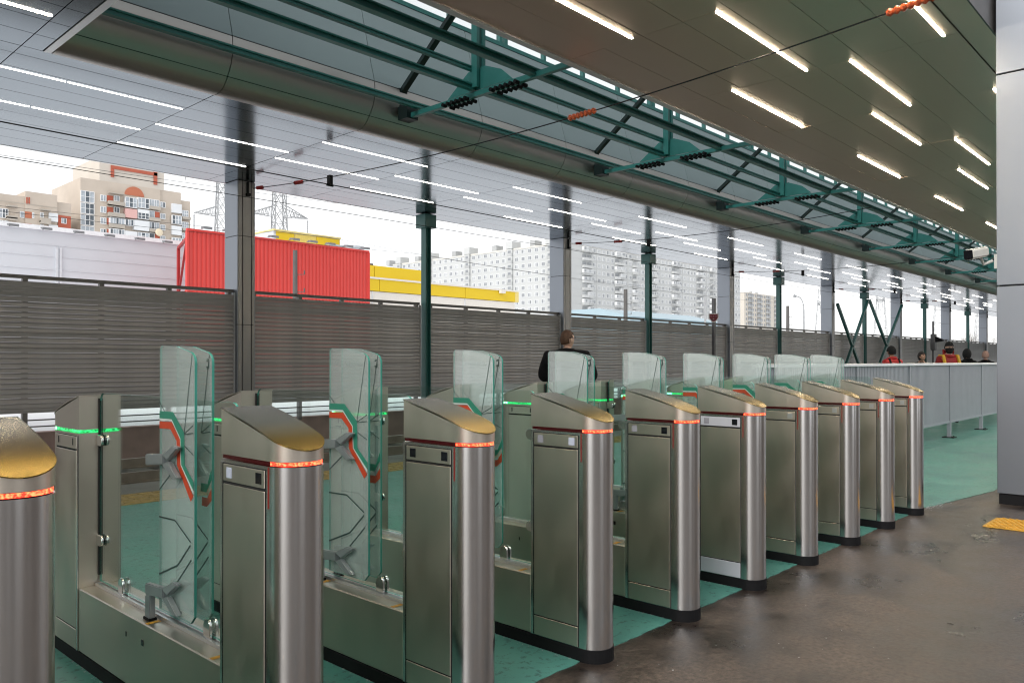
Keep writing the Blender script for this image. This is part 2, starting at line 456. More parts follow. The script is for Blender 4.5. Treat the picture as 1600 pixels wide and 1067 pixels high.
# ================================================================== CANOPY
ZC = 4.68
PX0 = 2.545 - 2.1 * 8          # cross joints at 2.545, 4.645, 6.745 ...
def xk(k): return PX0 + 2.1 * k
def panel_field(parent, rows, k0, k1, m, near):
    """rows: list of (y0,y1). Every panel whose face shows in the photo is an object; the far ones are joined."""
    meshes = {}; far = MB(); cnt = 0
    for k in range(k0, k1):
        for (y0, y1) in rows:
            g = .005 if m is PANEL else .0022
            if near(k, y0) and cnt < 300:
                key = round(y1 - y0, 3)
                if key not in meshes:
                    q = MB().box(g, 2.1 - g, g, (y1 - y0) - g, 0, .03); meshes[key] = q.mesh('panel', m)
                o = link('panel', meshes[key], parent, (xk(k), y0, ZC), (random.gauss(0, R(.05)), random.gauss(0, R(.03)), 0)); cnt += 1
            else:
                far.box(xk(k) + g, xk(k + 1) - g, y0 + g, y1 - g, ZC, ZC + .03)
    if far.f: tag(far.build('far_panels', m, parent), kind='stuff')
# outer canopy over the track
ceil_o = link('outer_ceiling', None, None, (0, 0, 0)); tag(ceil_o, kind='structure')
MB().box(XL - 2, XR, 9.37, 13.86, ZC + .035, ZC + .6).build('roof_slab', ROOFDARK, ceil_o)
yr = [9.36] + [9.63 + .4625 * i for i in range(0, 10)]
yr[-1] = 13.86
panel_field(ceil_o, list(zip(yr[:-1], yr[1:])), 5, 60, PANEL, lambda k, y: 6 <= k < 27)
MB().box(XL - 2, XR, 13.86, 13.90, ZC - .004, ZC + .6).build('edge_trim', ALU, ceil_o)
# inner ceiling over the concourse
ceil_i = link('inner_ceiling', None, None, (0, 0, 0)); tag(ceil_i, kind='structure')
MB().box(XL - 2, XR, 1.90, 5.46, ZC + .035, ZC + .6).build('roof_slab', ROOFDARK, ceil_i)
yi = [5.44 - .4725 * i for i in range(0, 8)]
MB().box(XL - 2, XR, 1.885, 2.12, ZC + .002, ZC + .03).build('edge_panel', PANEL_R, ceil_i); MB().box(XL - 2, XR, 1.868, 1.882, ZC - .01, ZC + .6).build('edge_trim', SLAT_D, ceil_i)
rows_i = [(a, c) for c, a in zip(yi[:-1], yi[1:])]
panel_field(ceil_i, rows_i, 3, 60, PANEL_R, lambda k, y: 9 <= k < 32 and y > .2 - (k > 11) * .0)
MB().box(2.83, XR, 5.445, 5.53, ZC - .012, ZC + .12).build('edge_trim', ALU, ceil_i)
# end of the roof opening
ceil_e = link('end_ceiling', None, None, (0, 0, 0)); tag(ceil_e, kind='structure')
MB().box(XL - 2, 2.80, 5.47, 9.36, ZC + .035, ZC + .6).build('roof_slab', ROOFDARK, ceil_e)
ye = [5.445 + (9.36 - 5.445) * i / 9 for i in range(10)]
for k in range(5, 8):
    for y0, y1 in zip(ye[:-1], ye[1:]):
        MB().box(xk(k) + .005, xk(k + 1) - .005, y0 + .005, y1 - .005, ZC, ZC + .03).build('panel', PANEL, ceil_e)
for y0, y1 in zip(ye[:-1], ye[1:]):
    MB().box(2.55, 2.74, y0 + .005, y1 - .005, ZC, ZC + .03).build('panel', PANEL, ceil_e)
MB().box(2.755, 2.825, 5.45, 9.36, ZC - .004, ZC + .10).build('edge_trim', ALU, ceil_e)
MB().box(2.80, 2.83, 5.45, 9.36, ZC + .10, 7.5).build('end_wall', FASCIA, ceil_e)

# upstand wall of the roof opening: rounded foot, then panels leaning back
prof = [(9.352, 4.674), (9.28, 4.672), (9.21, 4.682), (9.14, 4.712), (9.08, 4.755), (9.02, 4.82), (8.975, 4.885), (8.93, 4.965), (8.905, 5.04), (8.892, 5.12), (8.893, 5.20), (8.905, 5.28)]
prof2 = [(8.907, 5.292), (8.925, 5.37), (8.955, 5.465), (9.00, 5.62), (9.10, 5.99), (9.20, 6.36), (9.30, 6.73)]
up = link('upstand_wall', None, None, (0, 0, 0)); tag(up, kind='structure')
UPST = mat('upstand_metal', (.36, .425, .435), .5, .3, .05, .8)
def strip_mesh(pr, L):
    q = MB(); n = len(pr)
    for x in (.005, L - .005):
        q.v += [(x, y, z) for y, z in pr]
    for x in (.005, L - .005):
        q.v += [(x, y + .03, z + .012) for y, z in pr]
    for i in range(n - 1):
        q.f.append((i, i + 1, n + i + 1, n + i)); q.m.append(0)
        q.f.append((2 * n + i, 3 * n + i, 3 * n + i + 1, 2 * n + i + 1)); q.m.append(0)
        q.f.append((i, 2 * n + i, 2 * n + i + 1, i + 1)); q.m.append(0)
        q.f.append((n + i, n + i + 1, 3 * n + i + 1, 3 * n + i)); q.m.append(0)
    return q.mesh('fascia_panel', UPST if pr is prof2 else FASCIA, smooth=True)
m1, m2, m3 = strip_mesh(prof[:6], 2.1), strip_mesh([(prof[5][0], prof[5][1] + .01)] + prof[6:], 2.1), strip_mesh(prof2, 2.1)
for k in range(8, 32):
    for me in (m1, m2, m3): link('fascia_panel', me, up, (xk(k) + (.0 if k > 8 else .285), 0, 0)) if k > 8 else None
for pr in (prof[:6], [(prof[5][0], prof[5][1] + .01)] + prof[6:], prof2):
    q = strip_mesh(pr, 4.645 - 2.83); link('fascia_panel', q, up, (2.83, 0, 0))
    q = strip_mesh(pr, XR - xk(32)); link('fascia_panel', q, up, (xk(32), 0, 0))
q = MB()
bp_ = prof + prof2
for i in range(len(bp_) - 1):
    (y0, z0), (y1, z1) = bp_[i], bp_[i + 1]
    q.add([(2.83, y0 + .045, z0 + .03), (XR, y0 + .045, z0 + .03), (XR, y1 + .045, z1 + .03), (2.83, y1 + .045, z1 + .03)], [(0, 1, 2, 3)])
q.build('backing', ROOFDARK, up)
MB().box(2.83, XR, 9.29, 9.42, 6.735, 6.80).build('sill', TEAL, up)
# unseen roof, made translucent to light the opening, and its near side wall
cr = link('lantern_roof', None, None, (0, 0, 0)); tag(cr, kind='structure')
MB().box(2.6, XR, 4.9, 9.9, 7.55, 7.58).build('added_roof_glazing', glass_mat('added_roof_glass', (.86, .90, .91), .05, .2, .20), cr)
MB().box(2.83, XR, 5.47, 5.52, ZC + .12, 6.7).build('near_wall', FASCIA, cr)
# clerestory windows
cl = thing('clerestory_window', (2.83, 9.33, 6.8), 'long clerestory window strip with teal mullions above the roof opening', 'window')
b = MB(); L = XR - 2.83
MB().box(0, L, .0, .07, .70, .75).build('head_rail', TEAL, cl)
mm = MB().box(-.03, .03, 0, .08, 0, .70).mesh('mullion', TEAL)
pm = MB().box(.035, 1.10, .035, .043, 0, .70).mesh('pane', glass_mat('clerestory_glass', (.93, .95, .95), .02))
for k in range(int(52 / 1.15)):
    link('mullion', mm, cl, (k * 1.15, 0, 0)); link('pane', pm, cl, (k * 1.15, 0, 0))
    if k % 4 == 2: link('mullion', mm, cl, (k * 1.15 + .14, 0, 0))
q = MB().box(52, L, .035, .043, 0, .70); q.build('far_pane', MATS['clerestory_glass'], cl)

# longitudinal roof beams
bl = ['nearest the grey upstand', 'second from the grey upstand', 'third from the grey upstand', 'farthest from the grey upstand beside window strip']
for k, (y, z, h, m, wd) in enumerate(((8.56, 4.98, .075, TEAL, .07), (7.44, 4.97, .08, TEAL, .08), (7.44, 5.21, .06, TEAL, .06), (6.38, 4.91, .09, TEAL, .09))):
    o = MB().box(2.84, XR, y - wd / 2, y + wd / 2, z - h / 2, z - h / 2 + .02).box(2.84, XR, y - wd / 2, y + wd / 2, z + h / 2 - .02, z + h / 2).box(2.84, XR, y - .02, y + .02, z - h / 2 + .02, z + h / 2 - .02).build('roof_beam', m)
    tag(o, f'long teal steel roof beam {bl[k]}', 'beam', 'teal beams along the roof opening')
# cross trusses
def make_truss():
    t = thing('roof_truss', (7.26, 0, 0), 'x', 'truss', 'teal trusses across the roof opening')
    MB().bar((0, 8.80, 4.88), (0, 5.56, 4.88), .065, .065).build('bottom_chord', TEAL, t)
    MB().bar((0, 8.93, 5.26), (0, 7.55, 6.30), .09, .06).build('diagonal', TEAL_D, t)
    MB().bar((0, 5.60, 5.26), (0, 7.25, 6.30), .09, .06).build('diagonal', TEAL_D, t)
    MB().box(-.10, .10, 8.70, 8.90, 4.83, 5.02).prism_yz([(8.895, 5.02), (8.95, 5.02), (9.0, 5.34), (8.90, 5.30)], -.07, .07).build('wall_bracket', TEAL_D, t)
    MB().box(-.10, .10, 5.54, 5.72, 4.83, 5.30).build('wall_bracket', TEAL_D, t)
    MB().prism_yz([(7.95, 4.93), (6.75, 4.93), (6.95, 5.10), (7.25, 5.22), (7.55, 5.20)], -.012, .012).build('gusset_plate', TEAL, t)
    MB().box(-.08, -.03, 7.32, 7.42, 4.95, 7.5).box(.03, .08, 7.32, 7.42, 4.95, 7.5).build('hanger_post', TEAL, t)
    q = MB()
    for ys in (7.95, 7.05):
        for i in range(6):
            y = ys - i * .085; q.tube([(-.11, y, 4.84), (-.04, y, 4.84)], .026, 8); q.tube([(.04, y, 4.84), (.11, y, 4.84)], .026, 8)
    tag(q.build('bolts', BLACK, t), kind='stuff')
    return t
t0 = make_truss()
for i in range(16):
    t = t0 if i == 0 else copy_tree(t0)
    t.location.x = 7.26 + 4.6 * i
    t['label'] = f'teal roof truss with bolted gusset, {ORD[i]} from the left along the opening'

# ceiling strip lights
tube_cool = MB().box(.012, .685, -.007, .007, -.006, .004).mesh('tube', TUBE_C)
tube_warm = MB().box(.012, .685, -.010, .010, -.008, .006).mesh('tube', TUBE)
def strip(k, y, me, label, group):
    t = thing('ceiling_light', (xk(k), y, ZC), label, 'strip light', group)
    for i in range(3): link('tube', me, t, (i * .6967, 0, 0))
rowname = {12.42: 'nearest the fence', 11.53: 'second from the fence', 11.09: 'third from the fence', 10.185: 'nearest the round fascia'}
for y, par in ((12.42, 1), (11.53, 0), (11.09, 1), (10.185, 0)):
    n = 0
    for k in range(7, 34):
        if k % 2 == (1 if par else 0):
            strip(k, y, tube_cool, f'cool strip light, {ORD[n]} from left in row {rowname[y]}', 'strip lights in the outer canopy'); n += 1
rown = {4.60: 'nearest the roof opening', 3.67: 'second from the roof opening', 3.20: 'third from the roof opening', 2.265: 'fourth from the roof opening', 1.78: 'fifth from the roof opening', .85: 'sixth from the roof opening', .36: 'seventh from the roof opening'}
for y, par in ((4.60, 1), (3.67, 0), (3.20, 1), (2.265, 0)):
    n = 0
    k0 = 5
    for k in range(k0, 30):
        if k % 2 == par and not (k == 11 and y == 1.78):
            strip(k, y, tube_warm, f'warm strip light, {ORD[n]} from left in row {rown[y]}', 'warm strip lights in the inner ceiling'); n += 1
strip(7, 8.335, tube_warm, 'warm strip light left of the roof opening at upper left corner', 'warm strip lights in the inner ceiling')

# ================================================================== COLUMNS, POSTS, FENCE
YF = 13.40
def make_column():
    t = thing('canopy_column', (7.27, YF + .24, 0), 'x', 'column', 'clad columns along the fence')
    MB().box(-.155, .155, -.22, .22, .0, ZC + .03).build('core', DARKGAP, t)
    zs = [.10, .45, 2.06, 3.67, ZC - .004]
    for z0, z1 in zip(zs[:-1], zs[1:]):
        q = MB(); g = .006
        q.box(-.172, -.158, -.235, .24, z0 + g, z1 - g, 0)      # left face
        q.box(.158, .172, -.235, .24, z0 + g, z1 - g, 0)
        q.box(-.155, -.085, -.24, -.222, z0 + g, z1 - g, 1)     # front face in three strips
        q.box(-.068, .095, -.24, -.222, z0 + g, z1 - g, 1)
        q.box(.112, .155, -.24, -.222, z0 + g, z1 - g, 1)
        q.box(-.155, .155, .222, .24, z0 + g, z1 - g, 1)
        q.build('cladding_panel', [CLAD, CLAD_D], t)
    MB().box(-.16, .16, -.23, .23, -.02, .10).build('base', BLACK, t)
    MB().box(.0, .03, -.28, -.24, 4.42, 4.66).box(-.02, .05, -.31, -.25, 4.40, 4.45).build('wire_bracket', BLACK, t)
    return t
c0 = make_column()
cols = [7.27, 16.55, 25.75, 35.0, 44.2, 53.4, 62.6, 71.8, 81.0]
for i, x in enumerate(cols):
    t = c0 if i == 0 else copy_tree(c0)
    t.location.x = x
    t['label'] = f'grey metal clad canopy column at the fence, {ORD[i]} from the left'
PTEAL = mat('post_teal', (.022, .115, .105), .4, 0, .12, 3)
def make_post():
    t = thing('canopy_post', (11.66, YF + .1, 0), 'x', 'post', 'teal posts between the columns')
    MB().box(-.060, .060, -.008, .008, 0, 4.36).box(-.078, -.060, -.078, .078, 0, 4.36).box(.060, .078, -.078, .078, 0, 4.36).build('shaft', PTEAL, t)
    MB().box(-.165, .165, -.165, .165, 4.36, 4.66).build('cap_box', PTEAL, t, bevel=.01)
    MB().box(-.07, .07, -.07, .07, 4.66, ZC + .02).build('neck', TEAL_D, t)
    MB().box(-.2, .2, -.2, .2, -.02, .02).build('base_plate', TEAL_D, t)
    return t
p0 = make_post()
posts = [11.66, 20.6, 29.75, 39.1, 48.6, 57.9, 67.2, 76.4]
for i, x in enumerate(posts):
    t = p0 if i == 0 else copy_tree(p0)
    t.location.x = x
    t['label'] = f'slim teal steel canopy post with box cap, {ORD[i]} from the left'
    if i == 3:
        for sx, (xa, za, xb, zb) in ((0, (-.1, 4.28, -3.85, .2)), (1, (.1, 4.28, 4.75, .2)), (2, (-3.9, 3.9, -.3, .2)), (3, (4.9, 4.3, .3, .2))):
            MB().bar((xa, -.2, za), (xb, -.2, zb), .11, .11).build('brace', PTEAL, t)
# louvred fence: one panel per half bay
ZB, ZT, PITCHZ = .60, 2.70, .0765
slat_meshes = {}
def slat_mesh(L):
    k = round(L, 2)
    if k not in slat_meshes:
        q = MB(); q.prism_yz([(-.006, -.036), (.006, -.039), (.028, .032), (.016, .036), (-.002, .008)], 0, L); slat_meshes[k] = q.mesh('slat', SLAT)
    return slat_meshes[k]
edges = [(2.60, 7.09), (7.45, 11.50), (11.80, 16.36), (16.74, 20.45), (20.75, 25.56), (25.94, 29.60), (29.9, 34.8), (35.2, 38.95), (39.25, 44.0), (44.4, 48.45), (48.75, 53.2), (53.6, 57.75), (58.05, 62.4), (62.8, 81)]
fn = 0
for i, (xa, xb) in enumerate([(-6.5, 2.38)] + edges):
    L = xb - xa
    t = thing('louvred_fence', (xa, YF + .12, 0), f'brown louvred fence panel beyond the track, {ORD[i]} from the left', 'fence', 'louvred fence panels between columns and posts')
    n = int((ZT - .10 - ZB) / PITCHZ)
    if i <= 8:
        for k in range(n):
            link('slat', slat_mesh(L), t, (0, 0, ZB + .05 + k * PITCHZ), (random.gauss(0, R(1.5)) + (R(6) if random.random() < .15 else 0) + (R(12) if k > n - 5 else 0), 0, 0))
    else:
        q = MB()
        for k in range(n):
            z = ZB + .05 + k * PITCHZ; q.prism_yz([(-.006, z - .040), (.006, z - .044), (.030, z + .036), (.018, z + .040), (-.002, z)], 0, L)
        tag(q.build('slats', SLAT, t), kind='stuff')
    MB().box(-.02, L + .02, .03, .10, ZT - .055, ZT).build('top_rail', SLAT_D, t)
    npst = max(2, round(L / 1.15))
    for k in range(npst + 1):
        px = .06 + (L - .12) * k / npst
        MB().box(px - .035, px + .035, .032, .11, .26, ZT - .056).build('fence_post', SLAT_D, t)
    for z in (.40, .50):
        MB().tube([(0, .06, z), (L, .06, z)], .011, 5).build('lower_rail', SLAT_D, t)
    MB().box(-.012, -.002, -.03, .05, ZB, ZT - .06).build('end_trim', ALU, t); MB().box(L + .002, L + .012, -.03, .05, ZB, ZT - .06).build('end_trim', ALU, t)

# unseen blocks added behind the camera to streak reflections in the steel fronts
REFL_B = mat('reflection_block', (.28, .27, .26), .7, 0, .1, .5)
for x0, x1, hh in ((-30, -13, 7), (-7, -3.2, 5), (5, 9, 6), (14, 34, 9)):
    tag(MB().box(x0, x1, -24, -15, -1, hh).build('reflection_block', REFL_B), kind='structure')
# right hand column by the asphalt, clad in grey panels
t = thing('clad_column', (9.32, 1.46, 0), 'wide grey clad column standing on the asphalt at the right edge of frame', 'column')
MB().box(-.34, .34, -.355, .355, 0, 6.3).build('core', DARKGAP, t)
for z0, z1 in ((.10, 2.136), (2.136, 4.212), (4.212, 6.3)):
    q = MB(); g = .006
    q.box(-.365, -.345, -.375, .375, z0 + g, z1 - g); q.box(.345, .365, -.375, .375, z0 + g, z1 - g)
    q.box(-.343, .343, -.375, -.357, z0 + g, z1 - g); q.box(-.343, .343, .357, .375, z0 + g, z1 - g)
    q.build('cladding_panel', CLAD_R, t, bevel=.004)
MB().box(-.355, .355, -.362, .362, 0, .098).build('plinth', BLACK, t)
# CCTV camera on its corner
t = thing('security_camera', (8.95, 1.97, 2.45), 'white bullet security camera with black face at the clad column corner', 'security camera')
q = MB(); a, bb = Vector((-.30, .04, -.02)), Vector((.02, -.03, .035))
MB().bar(a, bb, .095, .10).build('housing', mat('camera_white', (.75, .74, .68), .35), t, bevel=.018, seg=3)
d = (bb - a).normalized()
MB().bar(a - d * .008, a + d * .004, .085, .088).build('lens_face', SENSOR, t, bevel=.012, seg=2)
MB().tube([bb - d * .08 + Vector((0, 0, -.05)), (.02, -.02, -.09), (.03, -.10, -.06)], .016, 8).build('arm', mat('camera_arm', (.55, .55, .52), .4), t)
MB().box(.0, .06, -.14, -.115, -.14, .0).build('wall_plate', MATS['camera_arm'], t)

# white barrier along the platform
YB = 4.05
bx = [9.06 + 2.33 * k for k in range(14)]
WB = mat('barrier_white', (.37, .385, .43), .42, 0, .05)
t = thing('white_barrier', (8.3, YB, 0), 'long white slatted barrier on the green platform behind the last turnstile', 'barrier')
MB().box(0, 34, -.045, .045, 1.32, 1.365).build('top_rail', ALU, t, bevel=.006)
MB().box(0, 34, -.02, .02, .275, .315).build('bottom_rail', WB, t)
me = MB().box(-.03, .03, -.03, .03, .018, 1.32).mesh('barrier_post', WB); mf = MB().box(-.10, .10, -.10, .10, .004, .018).tube([(-.06, -.06, .018), (-.06, -.06, .035)], .012, 6).tube([(.06, -.06, .018), (.06, -.06, .035)], .012, 6).mesh('foot_plate', BLACK)
pk = MB()
xx = .06
while xx < 2.28: pk.box(xx, xx + .045, -.012, .012, .315, 1.32); xx += .062
pk = pk.mesh('pickets', WB)
for x in bx:
    p = link('barrier_post', me, t, (x - 8.3, 0, 0)); link('foot_plate', mf, p)
    tag(link('pickets', pk, t, (x - 8.3, 0, 0)), kind='stuff')
q = MB(); xx = .02
while xx < .70: q.box(xx, xx + .045, -.012, .012, .315, 1.32); xx += .062
tag(q.build('pickets', WB, t), kind='stuff')

# ================================================================== TURNSTILES
W = .092; YC = 3.283
yc, yb = 2.285 - YC, 2.600 - YC            # arc centre, back of front pedestal (local y)
def stad(o=0., n=18, back=None, rb=None):
    bk = (yb if back is None else back)
    p = [(-W - o, bk + (o if rb is None else rb))]
    for i in range(n + 1):
        a = PI + PI * i / n
        p.append(((W + o) * math.cos(a), yc + (W + o) * math.sin(a)))
    p.append((W + o, bk + (o if rb is None else rb)))
    return p
def mirr(p): return [(x, -y) for x, y in reversed(p)]
def ztop(x, y):
    u = (y - yb) / (-.41)                    # 0 at the back, 1 at the lip
    return 1.236 - .085 * u - .038 * u * u * u
def ztop_r(x, y): return ztop(x, -y)
def make_gate():
    t = thing('turnstile', (0, YC, 0), 'x', 'turnstile', 'steel turnstiles in a row')
    pl = [(-W - .004, 1.10 - .0)] ; 
    # plinth: one long stadium
    p = stad(.003, back=0, rb=0); pr = mirr(stad(.003, back=0, rb=0))
    MB().prism(p[:-1] + [p[-1]] + pr[1:-1], .0, .062).build('plinth', BLACK, t)
    for rear in (0, 1):
        F = mirr if rear else (lambda q: q)
        Z = ztop_r if rear else ztop
        s_ = -1 if rear else 1
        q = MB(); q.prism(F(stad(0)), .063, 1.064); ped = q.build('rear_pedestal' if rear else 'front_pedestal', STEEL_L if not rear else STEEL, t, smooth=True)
        # light band, recessed lens; bright on the round end only
        def side(i, rear=rear, pts=F(stad(-.004))):
            x0, y0 = pts[i]; x1, y1 = pts[(i + 1) % len(pts)]; ym = (y0 + y1) / 2 * s_
            return 0 if ym < yc - .004 else 1
        q = MB(); q.prism(F(stad(-.004)), .0025, .0145, mi=1, side=side)
        lb = q.build('light_band', [LED_GH if rear else LED_R, LED_G if rear else LED_OFF], t, (0, 0, 1.0645))
        q = MB(); q.prism(F(stad(0)), 1.081, Z); q.build('cap', STEEL, t, smooth=True)
        # top plate: finely divided so that it bends
        q = MB(); nn = 10; sp = F(stad(.003)); rows = []
        for i in range(nn + 1):
            y = yb + .003 + (yc - yb) * i / nn
            rows.append([(-W - .003, y), (W + .003, y)])
        for i in range(1, 9):
            a = PI / 2 * i / 9; y = yc - (W + .003) * math.sin(a); xx = (W + .003) * math.cos(a); rows.append([(-xx, y), (xx, y)])
        rows.append([(-.004, yc - W - .003), (.004, yc - W - .003)])
        for (xa, y), (xb, _) in rows:
            ys = y * s_; q.v += [(xa, ys, Z(0, ys) + .004), (xb, ys, Z(0, ys) + .004), (xa, ys, Z(0, ys) + .0005), (xb, ys, Z(0, ys) + .0005)]
        for i in range(len(rows) - 1):
            o = 4 * i; ff = [(o, o + 4, o + 5, o + 1), (o + 2, o + 3, o + 7, o + 6), (o, o + 2, o + 6, o + 4), (o + 1, o + 5, o + 7, o + 3)]
            for f in ff: q.f.append(f if not rear else tuple(reversed(f))); q.m.append(0)
        q.f += [(0, 1, 3, 2)]; q.m.append(0)
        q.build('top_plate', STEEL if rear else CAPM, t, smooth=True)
        # side panels (both faces)
        for sx in (-1, 1):
            xs = sorted((sx * (W + .0011), sx * (W + .0048)))
            def pan(name, ya, yb_, z0, z1, m, par=t):
                y0, y1 = sorted((ya * s_, yb_ * s_)); return MB().box(xs[0], xs[1], y0, y1, z0, z1).build(name, m, par, bevel=.0022)
            y0, y1 = sorted(((2.5815 - YC) * s_, (2.3025 - YC) * s_)); MB().box(*sorted((sx * (W + .0003), sx * (W + .0009))), y0, y1, .0645, 1.0535).build('panel_gap', DARKGAP, t)
            pan('door_panel', 2.578 - YC, 2.306 - YC, .163, .983, STEEL)
            pan('lower_panel', 2.578 - YC, 2.306 - YC, .066, .158, STEEL)
            sp_ = pan('sensor_panel', 2.578 - YC, 2.306 - YC, .992, 1.050, STEEL)
            xw = sx * (W + .0065)
            for j, yy in enumerate((2.535, 2.342)):
                y0, y1 = sorted(((yy - .018 - YC) * s_, (yy + .018 - YC) * s_))
                if rear:
                    MB().box(*sorted((sx * (W + .0049), xw)), y0 + .014, y1 - .014, 1.008, 1.040).build('slot', DARKGAP, sp_)
                else:
                    MB().box(*sorted((sx * (W + .0049), xw)), y0, y1, 1.004, 1.040).build('sensor_window', SENSOR if j else SENSOR_G, sp_, bevel=.002)
            # vertical edge trims
            y0, y1 = sorted(((2.583 - YC) * s_, (2.598 - YC) * s_))
            MB().box(xs[0], xs[1] + .0 if sx < 0 else xs[1], y0, y1, .066, 1.055).build('edge_strip', STEEL_L, t)
            if not rear:
                xa = sx * (W - .001); 
                MB().box(*sorted((sx * (W + .0005), sx * (W + .0018))), yc + .001, yc + .006, .93, 1.062).build('glowing_seam_trim', TRIM_GLOW, t)  # trim strip, no lamp: its red glow imitates spill from the light band
    # inner faces of the pedestals with their slots
    MB().box(-.009, .009, -yb - .012, -yb - .0005, .40, 1.225).build('glass_slot', DARKGAP, t)
    MB().box(-.009, .009, yb + .0005, yb + .008, .40, 1.225).build('glass_slot', DARKGAP, t)
    # low box between the pedestals
    q = MB(); q.box(-W, W, yb + .002, -yb - .002, .064, .352); q.build('low_box', STEEL, t, bevel=.004)
    MB().box(-.024, .024, yb + .01, -yb - .01, .3525, .366).build('glass_channel', STEEL_P, t)
    for yy, wd, hh in ((.131, .006, .02), (-.03, .02, .024)):
        MB().box(-W - .0025, -W - .0004, yy - wd / 2, yy + wd / 2, .262, .262 + hh).build('service_port', SENSOR, t)
    for yy in (-.055, -.60):
        q = MB(); q.add([(-W + .004, yy - .012, .3535), (-.032, yy - .012, .3535), (-.032, yy + .012, .3535), (-W + .004, yy + .012, .3535)], [(0, 1, 2, 3)])
        q.build('orange_mark', ORANGE, t)
    # fixed glass in the middle plane
    y0, y1, z0, z1, r = yb + .055, -yb - .012, .372, 1.250, .035
    pts = [(y0, z0), (y1, z0), (y1, z1 - r)] + [(y1 - r + r * math.cos(a), z1 - r + r * math.sin(a)) for a in [PI / 8 * i for i in range(1, 5)]] + [(y0 + r - r * math.sin(a), z1 - r + r * math.cos(a)) for a in [PI / 8 * i for i in range(0, 5)]]
    MB().prism_yz(pts, -.005, .005, 0, 1).build('glass_panel', [GLASS, GEDGE], t)
    # clamps
    def dclamp(y, z, dy, upright):
        q = MB(); n = 8; rr = .026; RE = .075 if dy > 0 else .04
        for sx in (-1, 1):
            x0, x1 = (sx * .0065, sx * .018)
            if upright: pts = [(y - rr, z), (y + rr, z)] + [(y + rr * math.cos(a), z + .045 + rr * math.sin(a)) for a in [PI * i / n for i in range(n + 1)]]
            else: pts = [(y, z - rr), (y + dy * RE, z - rr)] + [(y + dy * (RE + rr * math.sin(a)), z - rr * math.cos(a)) for a in [PI * i / n for i in range(1, n + 1)]] + [(y, z + rr)]
            q.prism_yz(pts, min(x0, x1), max(x0, x1))
        return q.build('clamp', CHROME, t, bevel=.002)
    for z in (1.03, .565): dclamp(-yb - .004, z, -1, False)
    for z in (1.03, .565): dclamp(yb + .004, z, 1, False)
    for y in (-yb - .29, yb + .26): dclamp(y, .366, 0, True)
    # two tall swing flaps
    for sx in (-1, 1):
        xf = sx * .034
        y0, y1, z0, z1, r = -.368, -.062, .405, 1.462, .04
        pts = [(y0 + .03, z0), (y1, z0), (y1, z1 - .012), (y1 - .012, z1), (-.20, z1 - .004)] + [(y0 + r, z1 - .028)] + [(y0 + r - r * math.sin(a), z1 - .03 - r + r * math.cos(a)) for a in [PI / 12 * i for i in range(1, 7)]] + [(y0, z0 + .03)]
        fl = MB().prism_yz(pts, xf - .005, xf + .005, 0, 1).build('glass_flap', [GLASS_F, GEDGE], t)
        xo = xf - .0052
        def band(pa, pb, m, name):
            q = MB(); n = len(pa); v = [(xo, *p) for p in pa] + [(xo, *p) for p in pb] + [(xo - .0012, *p) for p in pa] + [(xo - .0012, *p) for p in pb]
            f = []
            for i in range(n - 1):
                f += [(2 * n + i, 2 * n + i + 1, 3 * n + i + 1, 3 * n + i), (i, n + i, n + i + 1, i + 1)]
            q.add(v, f); q.build(name, m, fl)
        GO = [(-.063, 1.199), (-.185, 1.200), (-.284, 1.123), (-.287, 1.002), (-.363, .942)]
        GI = [(-.063, 1.170), (-.174, 1.171), (-.252, 1.101), (-.259, 1.000), (-.363, .911)]
        RO = [(-.063, 1.158), (-.174, 1.160), (-.246, 1.096), (-.250, .999), (-.360, .890)]
        RI = [(-.063, 1.130), (-.163, 1.132), (-.219, 1.089), (-.222, .996), (-.340, .868)]
        if sx < 0:
            band(GO, GI, M_GS, 'green_stripe'); band(RO, RI, M_RS, 'red_stripe')
            wl = [(a[0] * .5 + b_[0] * .5, a[1] * .5 + b_[1] * .5) for a, b_ in zip(GI, RO)]
            band(GI, [(a[0] * .35 + b_[0] * .65, a[1] * .35 + b_[1] * .65) for a, b_ in zip(GI, RO)], M_WS, 'white_stripe')
        else:
            band([(-.367, .985), (-.335, .925), (-.28, .925)], [(-.367, .945), (-.325, .893), (-.28, .893)], M_GS, 'green_stripe')
            band([(-.367, .912), (-.335, .872), (-.29, .872)], [(-.367, .865), (-.33, .838), (-.29, .838)], M_RS, 'red_stripe')
        def ln(pts, wd=.004):
            q = MB()
            for (a, b_) in zip(pts[:-1], pts[1:]): q.bar((xo - .0012, *a), (xo - .0012, *b_), wd, .0012, up=(1, 0, 0))
            q.build('etched_line', M_LINE, fl)
        for L_, wd in (([(-.064, .775), (-.206, .779), (-.339, .715)], .006), ([(-.339, .702), (-.229, .607), (-.064, .545)], .007), ([(-.229, .544), (-.346, .648)], .006), ([(-.35, 1.425), (-.284, 1.121)], .003), ([(-.284, 1.121), (-.36, 1.157)], .003), ([(-.289, 1.119), (-.36, 1.128)], .003), ([(-.064, 1.235), (-.109, 1.201)], .003), ([(-.29, 1.074), (-.362, 1.045)], .003), ([(-.167, .955), (-.064, .884)], .005)): ln(L_, wd)
        if sx > 0:
            q = MB()
            for a, b_ in (((-.345, 1.405), (-.345, 1.372)), ((-.345, 1.405), (-.328, 1.407)), ((-.345, 1.372), (-.328, 1.370)), ((-.338, 1.400), (-.326, 1.401)), ((-.338, 1.377), (-.326, 1.376))): q.bar((xo - .001, *a), (xo - .001, *b_), .004, .0012, up=(1, 0, 0))
            q.build('bracket_mark', M_LINE, fl)
            o = link('faint_lettering', TEXT_ME, fl, (xo - .0008, -.105, 1.375), (R(90), 0, -R(90)))
